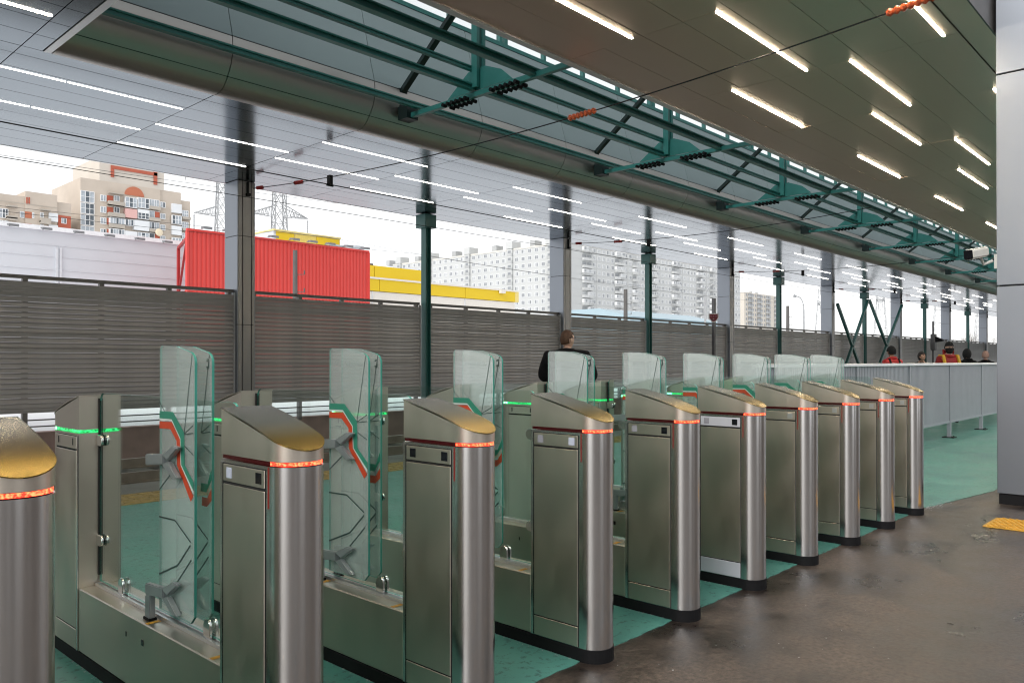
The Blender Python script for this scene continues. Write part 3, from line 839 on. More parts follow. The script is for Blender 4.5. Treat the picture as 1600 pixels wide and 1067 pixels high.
        # hinge brackets
        for low in (0, 1):
            zz = 0 if not low else -.525
            q = MB(); xa, xb2 = sorted((xf + sx * .0055, xf + sx * .030))
            xc, xd = sorted((xf + sx * .012, xf + sx * .034))
            q.prism_yz([(-.15, .992 + zz), (.018, .976 + zz), (.018, 1.022 + zz), (-.15, 1.034 + zz)], xa, xb2)
            q.prism_yz([(-.145, 1.032 + zz), (-.195, 1.012 + zz), (-.288, 1.070 + zz), (-.24, 1.074 + zz)], xc, xd)
            q.prism_yz([(-.145, .992 + zz), (-.245, .945 + zz), (-.285, .952 + zz), (-.195, 1.010 + zz)], xc, xd)
            if low: q.prism_yz([(-.028, .3535), (.018, .3535), (.018, .451), (-.028, .456)], xa, xb2)
            q.build('hinge_bracket', GREY_CAST, fl, bevel=.004, seg=2)
            if low: MB().box(xa - .004, xb2 + .004, -.032, .024, .3528, .362).build('bracket_foot', BLACK, fl)
    return t
M_GS = mat('stripe_green', (.035, .27, .18), .35, 0, .05); M_RS = mat('stripe_red', (.66, .065, .018), .35, 0, .05); M_WS = mat('stripe_white', (.75, .78, .75), .35, 0, .05)
SILVER = mat('silver_plate', (.60, .61, .67), .4, .2, .03)
M_LINE = mat('etched_dark', (.035, .065, .06), .5, 0, .1)
tc_ = bpy.data.curves.new('lettering', 'FONT'); tc_.body = 'КАМЕЯАДС'; tc_.size = .026; tc_.extrude = .0003
to_ = bpy.data.objects.new('lettering_source', tc_); COL.objects.link(to_)
bpy.context.view_layer.update()
TEXT_ME = bpy.data.meshes.new_from_object(to_.evaluated_get(bpy.context.evaluated_depsgraph_get()))
bpy.data.objects.remove(to_)
TEXT_ME.materials.clear(); TEXT_ME.materials.append(mat('faint_letters', (.16, .23, .22), .5, 0, .05))
g0 = make_gate()
glabels = ['steel turnstile nearest the camera, cut by the left edge of the frame', 'steel turnstile with lit square reader and full cap, second from the left', 'steel turnstile with two dark readers, third from the left', 'steel turnstile in front of the man in black, fourth from the left',
           'steel turnstile just right of the man in black, fifth from the left', 'steel turnstile with bright silver reader plate and bright kick plate, sixth from left', 'steel turnstile right after the one with silver plates, seventh from the left', 'steel turnstile eighth from the left in the row',
           'steel turnstile next to last at the far end', 'steel turnstile at the far end beside the white barrier']
for i in range(10):
    t = g0 if i == 0 else copy_tree(g0)
    t.location.x = .515 + .804 * i + W
    t['label'] = glabels[i]
    for ch in t.children:
        nm = ch.name.split('.')[0]
        if i == 5 and nm in ('sensor_panel', 'lower_panel'):
            x = ch.data.vertices[0].co
            if x.x < 0 and x.y < 0:
                ch.data = ch.data.copy(); ch.data.materials.clear(); ch.data.materials.append(SILVER)
                ch['label'] = 'bright silver reader plate' if nm == 'sensor_panel' else 'bright silver kick plate'
        if nm == 'sensor_panel':
            for s2 in ch.children:
                if not s2.name.startswith('sensor_window'): continue
                v = s2.data.vertices[0].co
                if v.x < 0:
                    m_ = None
                    back = v.y > 2.44 - YC
                    if i == 1 and back: m_ = SENSOR_B
                    if i == 2 and back: m_ = SENSOR
                    if i == 3 and not back: m_ = SENSOR_B
                    if i == 6 and back: m_ = STEEL
                    if i in (6, 7, 8, 9) and not back: m_ = STEEL_P
                    if i in (7, 8, 9) and back: m_ = STEEL
                    if m_: s2.data = s2.data.copy(); s2.data.materials.clear(); s2.data.materials.append(m_)
        if i not in (1,) and nm == 'orange_mark' and i > 3:
            pass

# ================================================================== WIRES under the canopy
WIRE = mat('wire', (.02, .02, .022), .5, .3, 0)
INS = mat('insulator_orange', (.55, .10, .03), .35, 0, .1)
INS_R = mat('insulator_red', (.30, .025, .025), .35, 0, .1)
def sag(p, q, s, n=14):
    p, q = Vector(p), Vector(q)
    return [p.lerp(q, i / n) - Vector((0, 0, s * 4 * (i / n) * (1 - i / n))) for i in range(n + 1)]
for i, cx in enumerate(cols[:5]):
    x = cx + .10
    t = thing('span_wire', (x, 0, 0), f'black span wire with insulators across the tracks at column {ORD[i]} from the left'.replace('column ', 'the column '), 'wire', 'span wires across the track')
    P = sag((0, YF - .06, 4.55), (0, 1.9 if i == 0 else 5.6, 4.50), .25 if i == 0 else .15, 24)
    MB().tube(P, .008, 5).build('cable', WIRE, t)
    def insul(ya, yb_, m, r):
        def zat(y):
            for p_, q_ in zip(P[:-1], P[1:]):
                if q_.y <= y <= p_.y: return p_.z + (q_.z - p_.z) * (y - p_.y) / (q_.y - p_.y)
            return 4.5
        q = MB(); n = 7; pts = []; rr = []
        for k in range(2 * n + 1):
            y = ya + (yb_ - ya) * k / (2 * n); pts.append((0, y, zat(y))); rr.append(r if k % 2 else r * .55)
        q.tube(pts, rr, 8); q.build('insulator', m, t)
    insul(13.20, 13.0, INS_R, .035); insul(11.95, 11.7, INS_R, .035)
    if i == 0:
        insul(5.95, 5.55, INS, .04); insul(2.35, 1.95, INS, .04)
    MB().box(-.03, .03, 10.86, 10.94, 4.24, 4.40).tube([(-.06, 10.9, 4.24), (.06, 10.9, 4.24)], .02, 6).build('hanger', BLACK, t)
for k, (y, z) in enumerate(((10.9, 4.25), (13.1, 4.32))):
    o = MB().tube([(XL, y, z), (XR, y, z)], .009 if k == 0 else .006, 5).build('contact_wire', WIRE)
    tag(o, ('black contact wire running under the outer canopy over the track', 'thin black wire running along the columns near the fence')[k], 'wire', 'wires along the track')

# signal sign on a mast by the third column
SGR = mat('sign_red', (.16, .008, .02), .4, 0, .05)
X_, Z_ = onY(1115, 496, 13.1)
t = thing('track_sign', (X_, 13.1, Z_), 'dark red track sign with white border and round lamps beside the third column', 'sign', None, -R(62))
o_ = [(-.165, .135), (-.165, -.02), (-.06, -.155), (.06, -.155), (.165, -.02), (.165, .135)]
sc = lambda k: [(x * k, z * k) for x, z in o_]
MB().prism_xz(list(reversed(sc(1.0))), -.012, .0).build('border', mat('sign_white', (.8, .78, .78), .4), t)
MB().prism_xz(list(reversed(sc(.82))), -.0165, -.0125).build('face', SGR, t)
for x in (-.08, 0, .08): MB().tube([(x, -.017, .045), (x, -.030, .045)], .027, 10).build('lamp', mat('lamp_rose', (.28, .08, .11), .3), t)
MB().prism_xz([(-.03, -.075), (.03, -.075), (.02, -.03), (-.02, -.03)], -.022, -.017).build('emblem', mat('emblem_grey', (.3, .2, .2), .4), t)
t = thing('sign_mast', (X_ + .20, 13.2, 0), 'grey mast rising behind the fence beside the dark red sign', 'mast')
MB().box(-.05, .05, -.05, .05, 0, 3.5).build('shaft', mat('mast_grey', (.13, .13, .135), .5, .3), t); MB().box(-.25, 0, -.06, -.04, Z_ - .1, Z_ - .06).build('arm', MATS['mast_grey'], t)
X_, Z_ = onY(1458, 540, 13.0)
t = thing('track_signal', (X_, 13.0, 0), 'grey railway signal mast with hooded head near the far posts', 'signal')
MB().tube([(0, 0, 0), (0, 0, 3.6)], .05, 8).build('mast', MATS['mast_grey'], t)
MB().box(-.16, .16, -.15, .1, 2.0, 2.9).build('signal_head', MATS['mast_grey'], t, bevel=.03); MB().prism_yz([(-.15, 2.75), (-.5, 2.6), (-.5, 2.5), (-.15, 2.45)], -.15, .15).build('hood', BLACK, t)

# ================================================================== BACKGROUND BUILDINGS
def P(x, y, Y): return onY(x, y, Y)
WALLW = mat('warehouse_white', (.60, .62, .66), .6, 0, .03, .1)
def fx(x, Y): return onY(x, 500, Y)[0]
def fz(x, y, Y): return onY(x, y, Y)[1]
GZ = -1.3
# white warehouse
Yw = 50; xa, xb = fx(-250, Yw), fx(292, Yw); zt = 9.04
t = thing('white_warehouse', (xa, Yw, GZ), 'long white windowless warehouse wall behind the fence at left', 'warehouse')
MB().box(0, xb - xa, 0, 14, 0, zt - GZ - .25).build('wall', WALLW, t)
MB().box(-.1, xb - xa + .1, -.12, 14, zt - GZ - .25, zt - GZ).build('coping', mat('coping_white', (.8, .81, .83), .5), t)
for z in (8.0, 7.35, 6.6, 5.9): MB().box(0, xb - xa, -.03, 0, z - GZ - .02, z - GZ + .02).build('wall_seam', mat('seam_grey', (.62, .635, .67), .6), t)
for px in (88, 94): 
    x = fx(px, Yw) - xa; MB().box(x - .06, x + .06, -.08, 0, 0, 7.9 - GZ).build('downpipe', MATS['seam_grey'], t)
FLM = mat('floodlight_grey', (.20, .205, .215), .5, .3)
def floodlight(x, y, z, label, group):
    f = thing('floodlight', (x, y, z), label, 'floodlight', group)
    MB().box(-.03, .03, -.5, 0, -.05, .0).build('arm', FLM, f); MB().prism_yz([(-.85, -.16), (-.45, -.06), (-.45, .02), (-.85, -.02)], -.24, .24).build('head', FLM, f)
for i, px in enumerate((13, 65, 115, 163, 210, 253)):
    floodlight(fx(px, Yw), Yw - .12, 8.85, f'small grey floodlight on white warehouse parapet, {ORD[i]} from the left', 'floodlights on the warehouse parapet')
# red corrugated hoarding on a frame
Yr = 44; xa, xb = fx(292, Yr), fx(575.5, Yr); zt = 8.9
RED = mat('corrugated_red', (.62, .055, .045), .5, 0, .06, .2); RED_D = mat('red_frame', (.38, .03, .03), .5)
t = thing('red_hoarding', (xa, Yr, GZ), 'tall red corrugated hoarding beyond the fence behind the first column', 'hoarding')
def corrug(L, H):
    q = MB(); n = int(L / .26); x = 0; pr = []
    for i in range(n):
        x = L * i / n; s_ = L / n
        pr += [(x, 0), (x + s_ * .32, 0), (x + s_ * .42, -.05), (x + s_ * .90, -.05)]
    pr.append((L, 0))
    for (x, y) in pr: q.v += [(x, y, 0), (x, y, H)]
    for i in range(len(pr) - 1): q.f.append((2 * i, 2 * i + 2, 2 * i + 3, 2 * i + 1)); q.m.append(0)
    q.add([(0, .04, 0), (L, .04, 0), (L, .04, H), (0, .04, H)], [(3, 2, 1, 0)])
    return q
corrug(xb - xa, zt - GZ).build('corrugated_sheet', RED, t)
MB().box(-.03, xb - xa + .03, -.09, .10, zt - GZ - .12, zt - GZ).box(-.06, .06, -.1, .1, 0, zt - GZ - .13).box(xb - xa - .06, xb - xa + .06, -.1, .1, 0, zt - GZ - .13).build('frame', RED, t)
q = MB()
for z in (9.6, 6.6, 3.0): q.bar((0, .1, z), (1.3, 4, z), .15, .15)
q.bar((0, .1, 9.4), (1.3, 4, 6.6), .12, .12); q.bar((0, .1, 6.6), (1.3, 4, 3.2), .12, .12); q.bar((1.3, 4, 0), (1.3, 4, 9.6), .15, .15)
q.build('side_bracing', RED_D, t)
for i, px in enumerate((313, 346, 417, 450, 478, 506, 534, 560)):
    floodlight(fx(px, Yr), Yr - .1, 8.98, f'small floodlight on red hoarding top edge, {ORD[i]} from the left', 'floodlights on the red hoarding')
# yellow store
YELW = mat('store_yellow', (.72, .50, .004), .5, 0, .04, .1); CREAM = mat('store_cream', (.72, .68, .62), .6, 0, .04)
Yy = 70; xa, xb = fx(480, Yy), fx(805, Yy)
t = thing('yellow_store', (xa, Yy, GZ), 'low store with broad yellow bands and cream base right of red hoarding', 'store')
MB().box(0, xb - xa, .1, 24, 0, 9.0 - GZ).build('wall', CREAM, t)
for px in (582, 727): MB().box(fx(px, Yy) - xa - .05, fx(px, Yy) - xa + .05, .03, .1, 0, 9.0 - GZ).build('panel_joint', MATS['seam_grey'], t)
xs = [0, fx(593, Yy) - xa, fx(727, Yy) - xa, xb - xa]
for x0, x1 in zip(xs[:-1], xs[1:]): MB().box(x0 + .03, x1 - .03, 0, 24, 9.05 - GZ, 10.35 - GZ).build('yellow_panel', YELW, t)
MB().box(-.05, xb - xa + .05, -.08, 24, 10.35 - GZ, 10.55 - GZ).build('coping', CREAM, t)
x1 = fx(668, Yy) - xa
for a_, c_ in ((0, fx(590, Yy) - xa), (fx(590, Yy) - xa, x1)): MB().box(a_ + .04, c_ - .04, .6, 20, 10.55 - GZ, 11.9 - GZ).build('upper_panel', YELW, t)
MB().box(xb - xa, xb - xa + .7, .02, .5, 9.05 - GZ, 10.4 - GZ).build('return_panel', mat('return_yellow', (.75, .60, .20), .5), t)
for px in (779,): MB().box(fx(px, Yy) - xa, fx(px, Yy) - xa + .8, -.5, -.08, 10.0 - GZ, 10.35 - GZ).build('lamp_box', CREAM, t)
MB().box(fx(577, Yy) - xa, fx(592, Yy) - xa, 1, 3, 11.95 - GZ, 12.15 - GZ).build('roof_vent', mat('vent_dark', (.08, .08, .09), .5), t)
# rooftop plant room seen over the hoarding
Yp = 62; xa, xb = fx(427, Yp), fx(531, Yp); x0 = fx(396, Yp + 8)
t = thing('yellow_plant_room', (xa, Yp, 0), 'yellow rooftop plant room with white side showing over the red hoarding', 'plant room')
q = MB(); q.add([(0, 0, GZ), (xb - xa, 0, GZ), (xb - xa, 9, GZ), (0, 9, GZ), (0, 0, 12.7), (xb - xa, 0, 12.7), (xb - xa, 9, 12.7), (0, 9, 12.7)], [(0, 1, 5, 4), (1, 2, 6, 5), (2, 3, 7, 6), (3, 0, 4, 7), (4, 5, 6, 7)])
q.build('wall', WALLW, t)
L = xb - xa
for a_, c_, m_ in ((.03, .30, YELW), (.30, .62, mat('faded_yellow', (.70, .54, .12), .5)), (.62, .995, YELW)): MB().box(L * a_ + .03, L * c_ - .03, -.06, -.003, 8, 12.66).build('yellow_panel', m_, t)
MB().box(-.05, L + .05, -.12, 9.1, 12.71, 12.85).build('coping', mat('coping_yellow', (.70, .60, .25), .5), t)
MB().box(L * .76, L * .99, -.75, -.065, 10.6, 12.05).build('duct', mat('duct_grey', (.48, .52, .55), .4, .4), t)
X_, Z_ = onY(552, 396, 60)
t = thing('roof_vent', (X_, 60, 0), 'round grey rooftop vent drum right of the yellow plant room', 'vent')
MB().tube([(0, 0, GZ), (0, 0, Z_ - .2)], .75, 14).build('duct_shaft', MATS['duct_grey'], t, smooth=True); MB().tube([(0, 0, Z_ - .19), (0, 0, Z_ + .60)], 1.0, 18).build('drum', MATS['duct_grey'], t, smooth=True)
# blue low shed far right
Ys = 120; xa, xb = fx(985, Ys), fx(1124, Ys)
t = thing('blue_shed', (xa, Ys, GZ), 'low pale blue shed roof above the fence right of second column', 'shed')
BLU = mat('shed_blue', (.36, .50, .56), .5, .1, .04, .1)
MB().box(0, xb - xa, 0, 20, 0, fz(1060, 500, Ys) - GZ).build('wall', BLU, t)
MB().prism_yz([(-.6, fz(1060, 500, Ys) - GZ + .02), (20, fz(1060, 500, Ys) - GZ + .02), (20, fz(1060, 486, Ys) - GZ), (10, fz(1060, 486, Ys) - GZ)], -.5, xb - xa + .5).build('roof', mat('shed_roof', (.38, .50, .56), .4, .2, .04, .1), t)

# ---- beige tower at left
Yt = 200
BEI = mat('beige_brick', (.52, .45, .38), .8, 0, .08, .25); BEI_L = mat('beige_side', (.56, .51, .45), .8, 0, .05, .2)
BRK = mat('red_brick', (.42, .105, .062), .8, 0, .08, .5); TERR = mat('terracotta', (.46, .155, .085), .8, 0, .06, .5)
FRM = mat('window_frame_white', (.78, .79, .80), .5, 0, .03); CONCB = mat('balcony_concrete', (.42, .38, .33), .8, 0, .1, .5)
GLZ = mat('loggia_panel_white', (.70, .72, .74), .5, 0, .05, .3); PINK = mat('loggia_panel_pink', (.66, .40, .37), .6, 0, .05)
T = lambda px, py: onY(px, py, Yt)
tx0 = T(125, 300)[0]
t = thing('beige_tower', (tx0, Yt, GZ), 'beige brick apartment tower with red arch and glazed balconies at left', 'apartment tower')
def tl(px, py): x, z = T(px, py); return x - tx0, z - GZ
def trect(name, x0, y0, x1, y1, m, par, d0=-.25, d1=0, dz=None):
    """px box whose lines recede with the facade: y given at the left edge."""
    ax, az1 = tl(x0, y0); bx_, _ = tl(x1, y0); _, az0 = tl(x0, y1)
    return MB().box(ax, bx_, d0, d1, az0, az1).build(name, m, par)
HT = T(125, 277)[1] - GZ
MB().box(0, T(250, 300)[0] - tx0, 0, 20, 0, HT).build('wall', BEI, t)
x1 = T(250, 300)[0] - tx0; x2 = T(283, 300)[0] - tx0; x3 = T(299, 300)[0] - tx0
MB().box(x1 + .01, x2, .3, 20, 0, T(283, 301)[1] - GZ).build('wall', BEI, t); MB().box(x2 + .01, x3, .8, 20, 0, T(290, 313)[1] - GZ).build('wall', BEI, t)
# side face (towards -X)
xs_ = onY(97, 287, 214)[0] - tx0
q = MB(); q.add([(0, .02, 0), (xs_, 14, 0), (xs_, 14, HT), (0, .02, HT), (0, 20, 0), (0, 20, HT)], [(0, 3, 2, 1), (1, 2, 5, 4), (3, 5, 2)]); q.build('side_wall', BEI_L, t)
xa_ = tl(155, 270)[0]; xb_ = tl(256, 270)[0]; zt_ = T(155, 250)[1] - GZ
MB().box(xa_, xb_, .15, 18, HT, zt_ + 1.0).build('pediment', BEI_L, t)
# red frame on pediment, arch
for (a_, y0_, c_, y1_) in ((172.5, 258, 245, 263), (172.5, 263.2, 177.5, 276), (239.5, 263.5, 245, 288)): trect('red_trim', a_, y0_, c_, y1_, BRK, t, -.12, .14)
cx_, cz_ = tl(209, 306); q = MB(); ra = tl(224, 300)[0] - cx_
q.prism_xz([(cx_ + ra * math.cos(PI * i / 14), cz_ + ra * .95 * math.sin(PI * i / 14)) for i in range(15)], -.2, -.01); q.build('arch_panel', TERR, t)
pmesh = {}
def win(par, px0, py0, px1, py1, cols_=2, rows_=1, pane=PANE_L, d=-.2):
    ax, z1 = tl(px0, py0); bx_, _ = tl(px1, py0); _, z0 = tl(px0, py1); f = .12
    q = MB(); q.box(ax, bx_, d, -.002, z0, z0 + f); q.box(ax, bx_, d, -.002, z1 - f, z1)
    for i in range(cols_ + 1):
        x = ax + (bx_ - ax - f) * i / cols_; q.box(x, x + f, d, -.002, z0 + f, z1 - f)
    for j in range(1, rows_): z = z0 + (z1 - z0) * j / rows_; q.box(ax + f, bx_ - f, d + .01, -.004, z - .05, z + .05)
    o = q.build('window', FRM, par)
    for i in range(cols_):
        x = ax + f + (bx_ - ax - f) * i / cols_; w_ = (bx_ - ax - f) / cols_ - f
        MB().box(x, x + w_, d + .07, -.003, z0 + f, z1 - f).build('pane', random.choice((pane, PANE_L, PANE)), o)
for i, (y0_, y1_) in enumerate(((297, 315), (316, 333), (334, 351), (352, 369), (370, 388))): win(t, 125, y0_, 146.5, y1_, 3, 2)
FLY = [304, 322, 339.5, 357, 374]     # window heads at x~165, slopes with the facade
for i, y in enumerate(FLY):
    win(t, 156, y, 165, y + 10, 2)
    trect('red_panel', 166.5, y + 1, 176, y + 11, BRK, t, -.1, -.005)
    if i < 2 or i > 3:
        win(t, 177, y + 1, 186, y + 10, 2)
        trect('balcony', 167, y + 10, 192, y + 16, CONCB, t, -1.2, -.01); trect('canopy', 167, y - 3, 192, y - 2, CONCB, t, -1.3, -.01)
    else:
        trect('balcony', 169, y + 10, 192, y + 16, CONCB, t, -1.1, -.01); win(t, 169, y, 192, y + 10, 5, 1, d=-1.0)
    y2 = y + 4
    if i == 0: win(t, 192.5, y2, 211, y2 + 16, 3, 2, d=-1.1); win(t, 212, y2 + 1, 230, y2 + 17, 3, 2, d=-1.1)
    elif i == 1: trect('loggia_panel', 192.5, y2, 211, y2 + 14, PINK, t, -1.1, -.01); trect('loggia_panel', 212, y2 + 1, 230, y2 + 6, GLZ, t, -1.05, -.01); win(t, 212, y2 + 6, 230, y2 + 16, 3, 2, d=-1.1, pane=PANE)
    elif i == 2: win(t, 192.5, y2 - 1, 206, y2 + 9, 3, 1, d=-1.1); trect('loggia_panel', 206.5, y2, 230, y2 + 16, GLZ, t, -1.1, -.01)
    else: trect('loggia_panel', 192.5, y2, 211, y2 + 14, GLZ, t, -1.1, -.01); win(t, 212, y2 + 2, 230, y2 + 13, 3, 2, d=-1.1, pane=PANE)
    y3 = y + 7
    win(t, 231, y3, 247, y3 + 11, 4 if i in (0, 2) else 2, 1, d=-.6); trect('balcony', 230.5, y3 + 11.2, 248, y3 + 16, CONCB, t, -1.2, -.01)
    if i in (1, 3): trect('red_panel', 240, y3 + 2, 247, y3 + 11, BRK, t, -.7, -.61)
    win(t, 249.5, y3 + 4, 257.5, y3 + 13, 2)
    y4 = y + 14
    if i in (0,): trect('loggia_panel', 267, y4, 282, y4 + 14, GLZ, t, -.6, .29)
    elif i == 2: trect('loggia_panel', 267, y4 - 1, 282, y4 + 13, GLZ, t, -.6, .29)
    else: win(t, 267, y4, 282, y4 + 14, 3, 2, d=-.6)
    win(t, 284, y4 + 10, 294, y4 + 20, 3, 2, d=.2)
    trect('balcony', 284, y4 + 20.5, 297, y4 + 24, CONCB, t, -.4, .79)
o = MB().sphere((0, 0, 0), (.95, .2, .95), 16, 8).build('satellite_dish', mat('dish_cream', (.72, .62, .46), .5), t, (tl(244.5, 364)[0], -1.4, tl(244.5, 364)[1]), smooth=True)
# lower beige wing at far left
Yt = 196
tx0 = T(-60, 300)[0]
t = thing('beige_block', (tx0, Yt, GZ), 'lower beige apartment block with red brick bay at far left', 'apartment block')
xa_, xb_ = tl(38, 300)[0], tl(88, 300)[0]; xc_ = tl(111, 300)[0]
hz = T(0, 302)[1] - GZ
MB().box(0, xa_, 0, 16, 0, hz).build('wall', BEI, t); MB().box(xa_ + .01, xb_, -.3, 16, 0, T(38, 298.5)[1] - GZ).build('wall', BEI, t); MB().box(xb_ + .01, xc_, .2, 16, 0, T(88, 315)[1] - GZ).build('wall', BEI, t)
trect('red_bay', 90, 336, 110, 372, BRK, t, -.05, .19); win(t, 95, 340, 103, 349, 2, d=-.15); win(t, 95, 358, 103, 367, 2, d=-.15)
for a_ in (39.5, 43): trect('red_trim', a_, 308.5, a_ + 2, 318.5, BRK, t, -.45, -.31)
for dy in (0, 18.5):
    win(t, -2, 325 + dy, 12, 340 + dy, 3, 2, pane=PANE); trect('balcony', 8, 337 + dy, 24, 344 + dy, CONCB, t, -1.3, -.01); trect('canopy', 8, 321 + dy, 24, 323 + dy, CONCB, t, -1.3, -.01)
    win(t, 30, 330 + dy, 37, 340 + dy, 1); trect('red_panel', 37.5, 330.5 + dy, 48, 340.5 + dy, TERR, t, -.4, -.31); win(t, 48.5, 332 + dy, 52, 341 + dy, 1, d=-.4)
    trect('canopy', 60, 327 + dy, 76, 329 + dy, CONCB, t, -1.4, -.31); trect('balcony', 60, 341 + dy, 76, 350 + dy, CONCB, t, -1.5, -.31); win(t, 61, 332 + dy, 67, 340 + dy, 2, d=-.4); trect('loggia_panel', 74, 333 + dy, 88, 346 + dy, GLZ, t, -.9, -.31)
trect('cornice', -50, 307, 88, 308, CONCB, t, -.36, -.31)

# ---- white panel apartment slab: one side faces -X, one faces the track
APW = mat('apartment_panel', (.50, .51, .505), .8, 0, .05, .06); APW2 = mat('apartment_panel_cream', (.62, .60, .55), .8, 0, .05, .06)
APG = mat('apartment_balcony_grey', (.40, .41, .41), .8, 0, .2, .2); APJ = mat('apartment_joint', (.46, .47, .47), .8, 0, .05)
X0, Y0, H0 = 225.6, 183.0, 44.4 - GZ
Xend = 360.0; Yend = 284.0
t = thing('white_apartment_slab', (X0, Y0, GZ), 'large white panel apartment slab with grey balconies behind the second column', 'apartment block')
MB().box(0, Xend - X0, 0, 13, 0, H0).box(0, 13, 13.01, Yend - Y0, 0, H0).build('wall', APW, t)
MB().box(-.15, Xend - X0 + .15, -.15, 13.1, H0 + .01, H0 + .6).box(-.15, 13.1, 13.2, Yend - Y0, H0 + .01, H0 + .6).build('parapet', APW2, t)
FL = 2.8; nf = 16
wf, wp, bal, jn = MB(), MB(), MB(), MB()
rnd = random.Random(3)
for i in range(1, nf + 1): 
    jn.box(0, Xend - X0, -.03, -.005, H0 - i * FL + .65, H0 - i * FL + .73); jn.box(-.03, -.005, 0, Yend - Y0, H0 - i * FL + .65, H0 - i * FL + .73)
x = 9.0; col_i = 0
pat = 'BBwwwwwBBwwBwwBBBwwww'
while x < Xend - X0 - 3:
    kind = pat[col_i % len(pat)]
    for i in range(nf):
        z = H0 - i * FL - 1.75
        if kind == 'B':
            bal.box(x, x + 2.9, -1.1, -.01, z - .75, z + .25, rnd.choice((0, 0, 1, 2)))
            if rnd.random() < .6:
                wf.box(x, x + 2.9, -1.05, -.02, z + .27, z + 1.55); 
                for u in range(3): wp.box(x + .12 + u * .93, x + .90 + u * .93, -1.08, -1.051, z + .38, z + 1.45, rnd.choice((0, 1, 1)))
            else: wp.box(x + .2, x + 2.7, -.06, -.004, z + .27, z + 1.5, rnd.choice((0, 0, 1)))
        else:
            wf.box(x + .5, x + 2.3, -.08, -.004, z, z + 1.5); wp.box(x + .62, x + 1.35, -.11, -.081, z + .1, z + 1.4, rnd.choice((0, 1, 1, 1))); wp.box(x + 1.45, x + 2.18, -.11, -.081, z + .1, z + 1.4, rnd.choice((0, 1, 1, 1)))
    x += 3.0 if kind == 'B' else 2.9; col_i += 1
    if col_i % 7 == 3: jn.box(x, x + .12, -.05, -.006, 0, H0); x += .3
y = 3.0; col_i = 0
pat2 = 'wswwwwwswwwwwwswwwww'
while y < Yend - Y0 - 3:
    kind = pat2[col_i % len(pat2)]
    for i in range(nf):
        z = H0 - i * FL - 1.75
        if kind == 's': bal.box(-.8, -.01, y, y + 2.6, z - .5, z + .6, 1); wp.box(-.84, -.801, y + .5, y + 2.1, z + .62, z + 1.6, 0); bal.box(-.8, -.01, y, y + 2.6, z + .61, z + 2.25, 0)
        else:
            wf.box(-.08, -.004, y + .6, y + 2.4, z, z + 1.5); wp.box(-.11, -.081, y + .72, y + 1.45, z + .1, z + 1.4, rnd.choice((0, 0, 1))); wp.box(-.11, -.081, y + 1.55, y + 2.28, z + .1, z + 1.4, rnd.choice((0, 0, 1)))
    if kind == 's': bal.box(-1.0, 4, y - .4, y + 3.2, H0 + .61, H0 + 3.4, 0); bal.box(1, 5, y + 10, y + 12.5, H0 + .61, H0 + 3.0, 1)
    y += 3.4; col_i += 1
tag(jn.build('panel_joints', APJ, t), kind='stuff'); tag(wf.build('window_frames', FRM, t), kind='stuff')
tag(wp.build('window_panes', [mat('apartment_pane_dark', (.26, .275, .29), .15, 0, .2, .5), mat('apartment_pane_light', (.44, .455, .465), .2, 0, .15, .5)], t), kind='stuff')
tag(bal.build('balconies', [APW, APG, mat('apartment_balcony_mid', (.52, .53, .53), .8, 0, .1, .2)], t), kind='stuff')
# smaller beige block at the slab's end
Yq = 215; xa = fx(1163, Yq); xb = fx(1219, Yq); hq = fz(1185, 459, Yq) - GZ
t = thing('small_beige_block', (xa, Yq, GZ), 'small beige apartment block right of the third column', 'apartment block')
MB().box(0, xb - xa, 0, 14, 0, hq).build('wall', mat('beige_far', (.56, .52, .46), .8, 0, .05, .1), t)
wp, bal = MB(), MB(); x = 1.5; c_ = 0
while x < xb - xa - 2:
    for i in range(7):
        z = hq - i * 2.8 - 2.2
        if c_ % 4 == 1 or c_ % 4 == 2: bal.box(x, x + 2.4, -1.0, -.01, z - .7, z + .3); wp.box(x + .2, x + 2.2, -.8, -.02, z + .31, z + 1.5)
        elif c_ < 9: wp.box(x + .5, x + 1.8, -.1, -.01, z, z + 1.4)
    x += 2.9; c_ += 1
tag(wp.build('window_panes', MATS['apartment_pane_dark'], t), kind='stuff'); tag(bal.build('balconies', APG, t), kind='stuff')
for k, px in enumerate((1181, 1190)):
    x = fx(px, Yq) - xa; MB().box(x, x + 1.2, 3, 4.2, hq, hq + 1.6).build('roof_stack', APG, t)

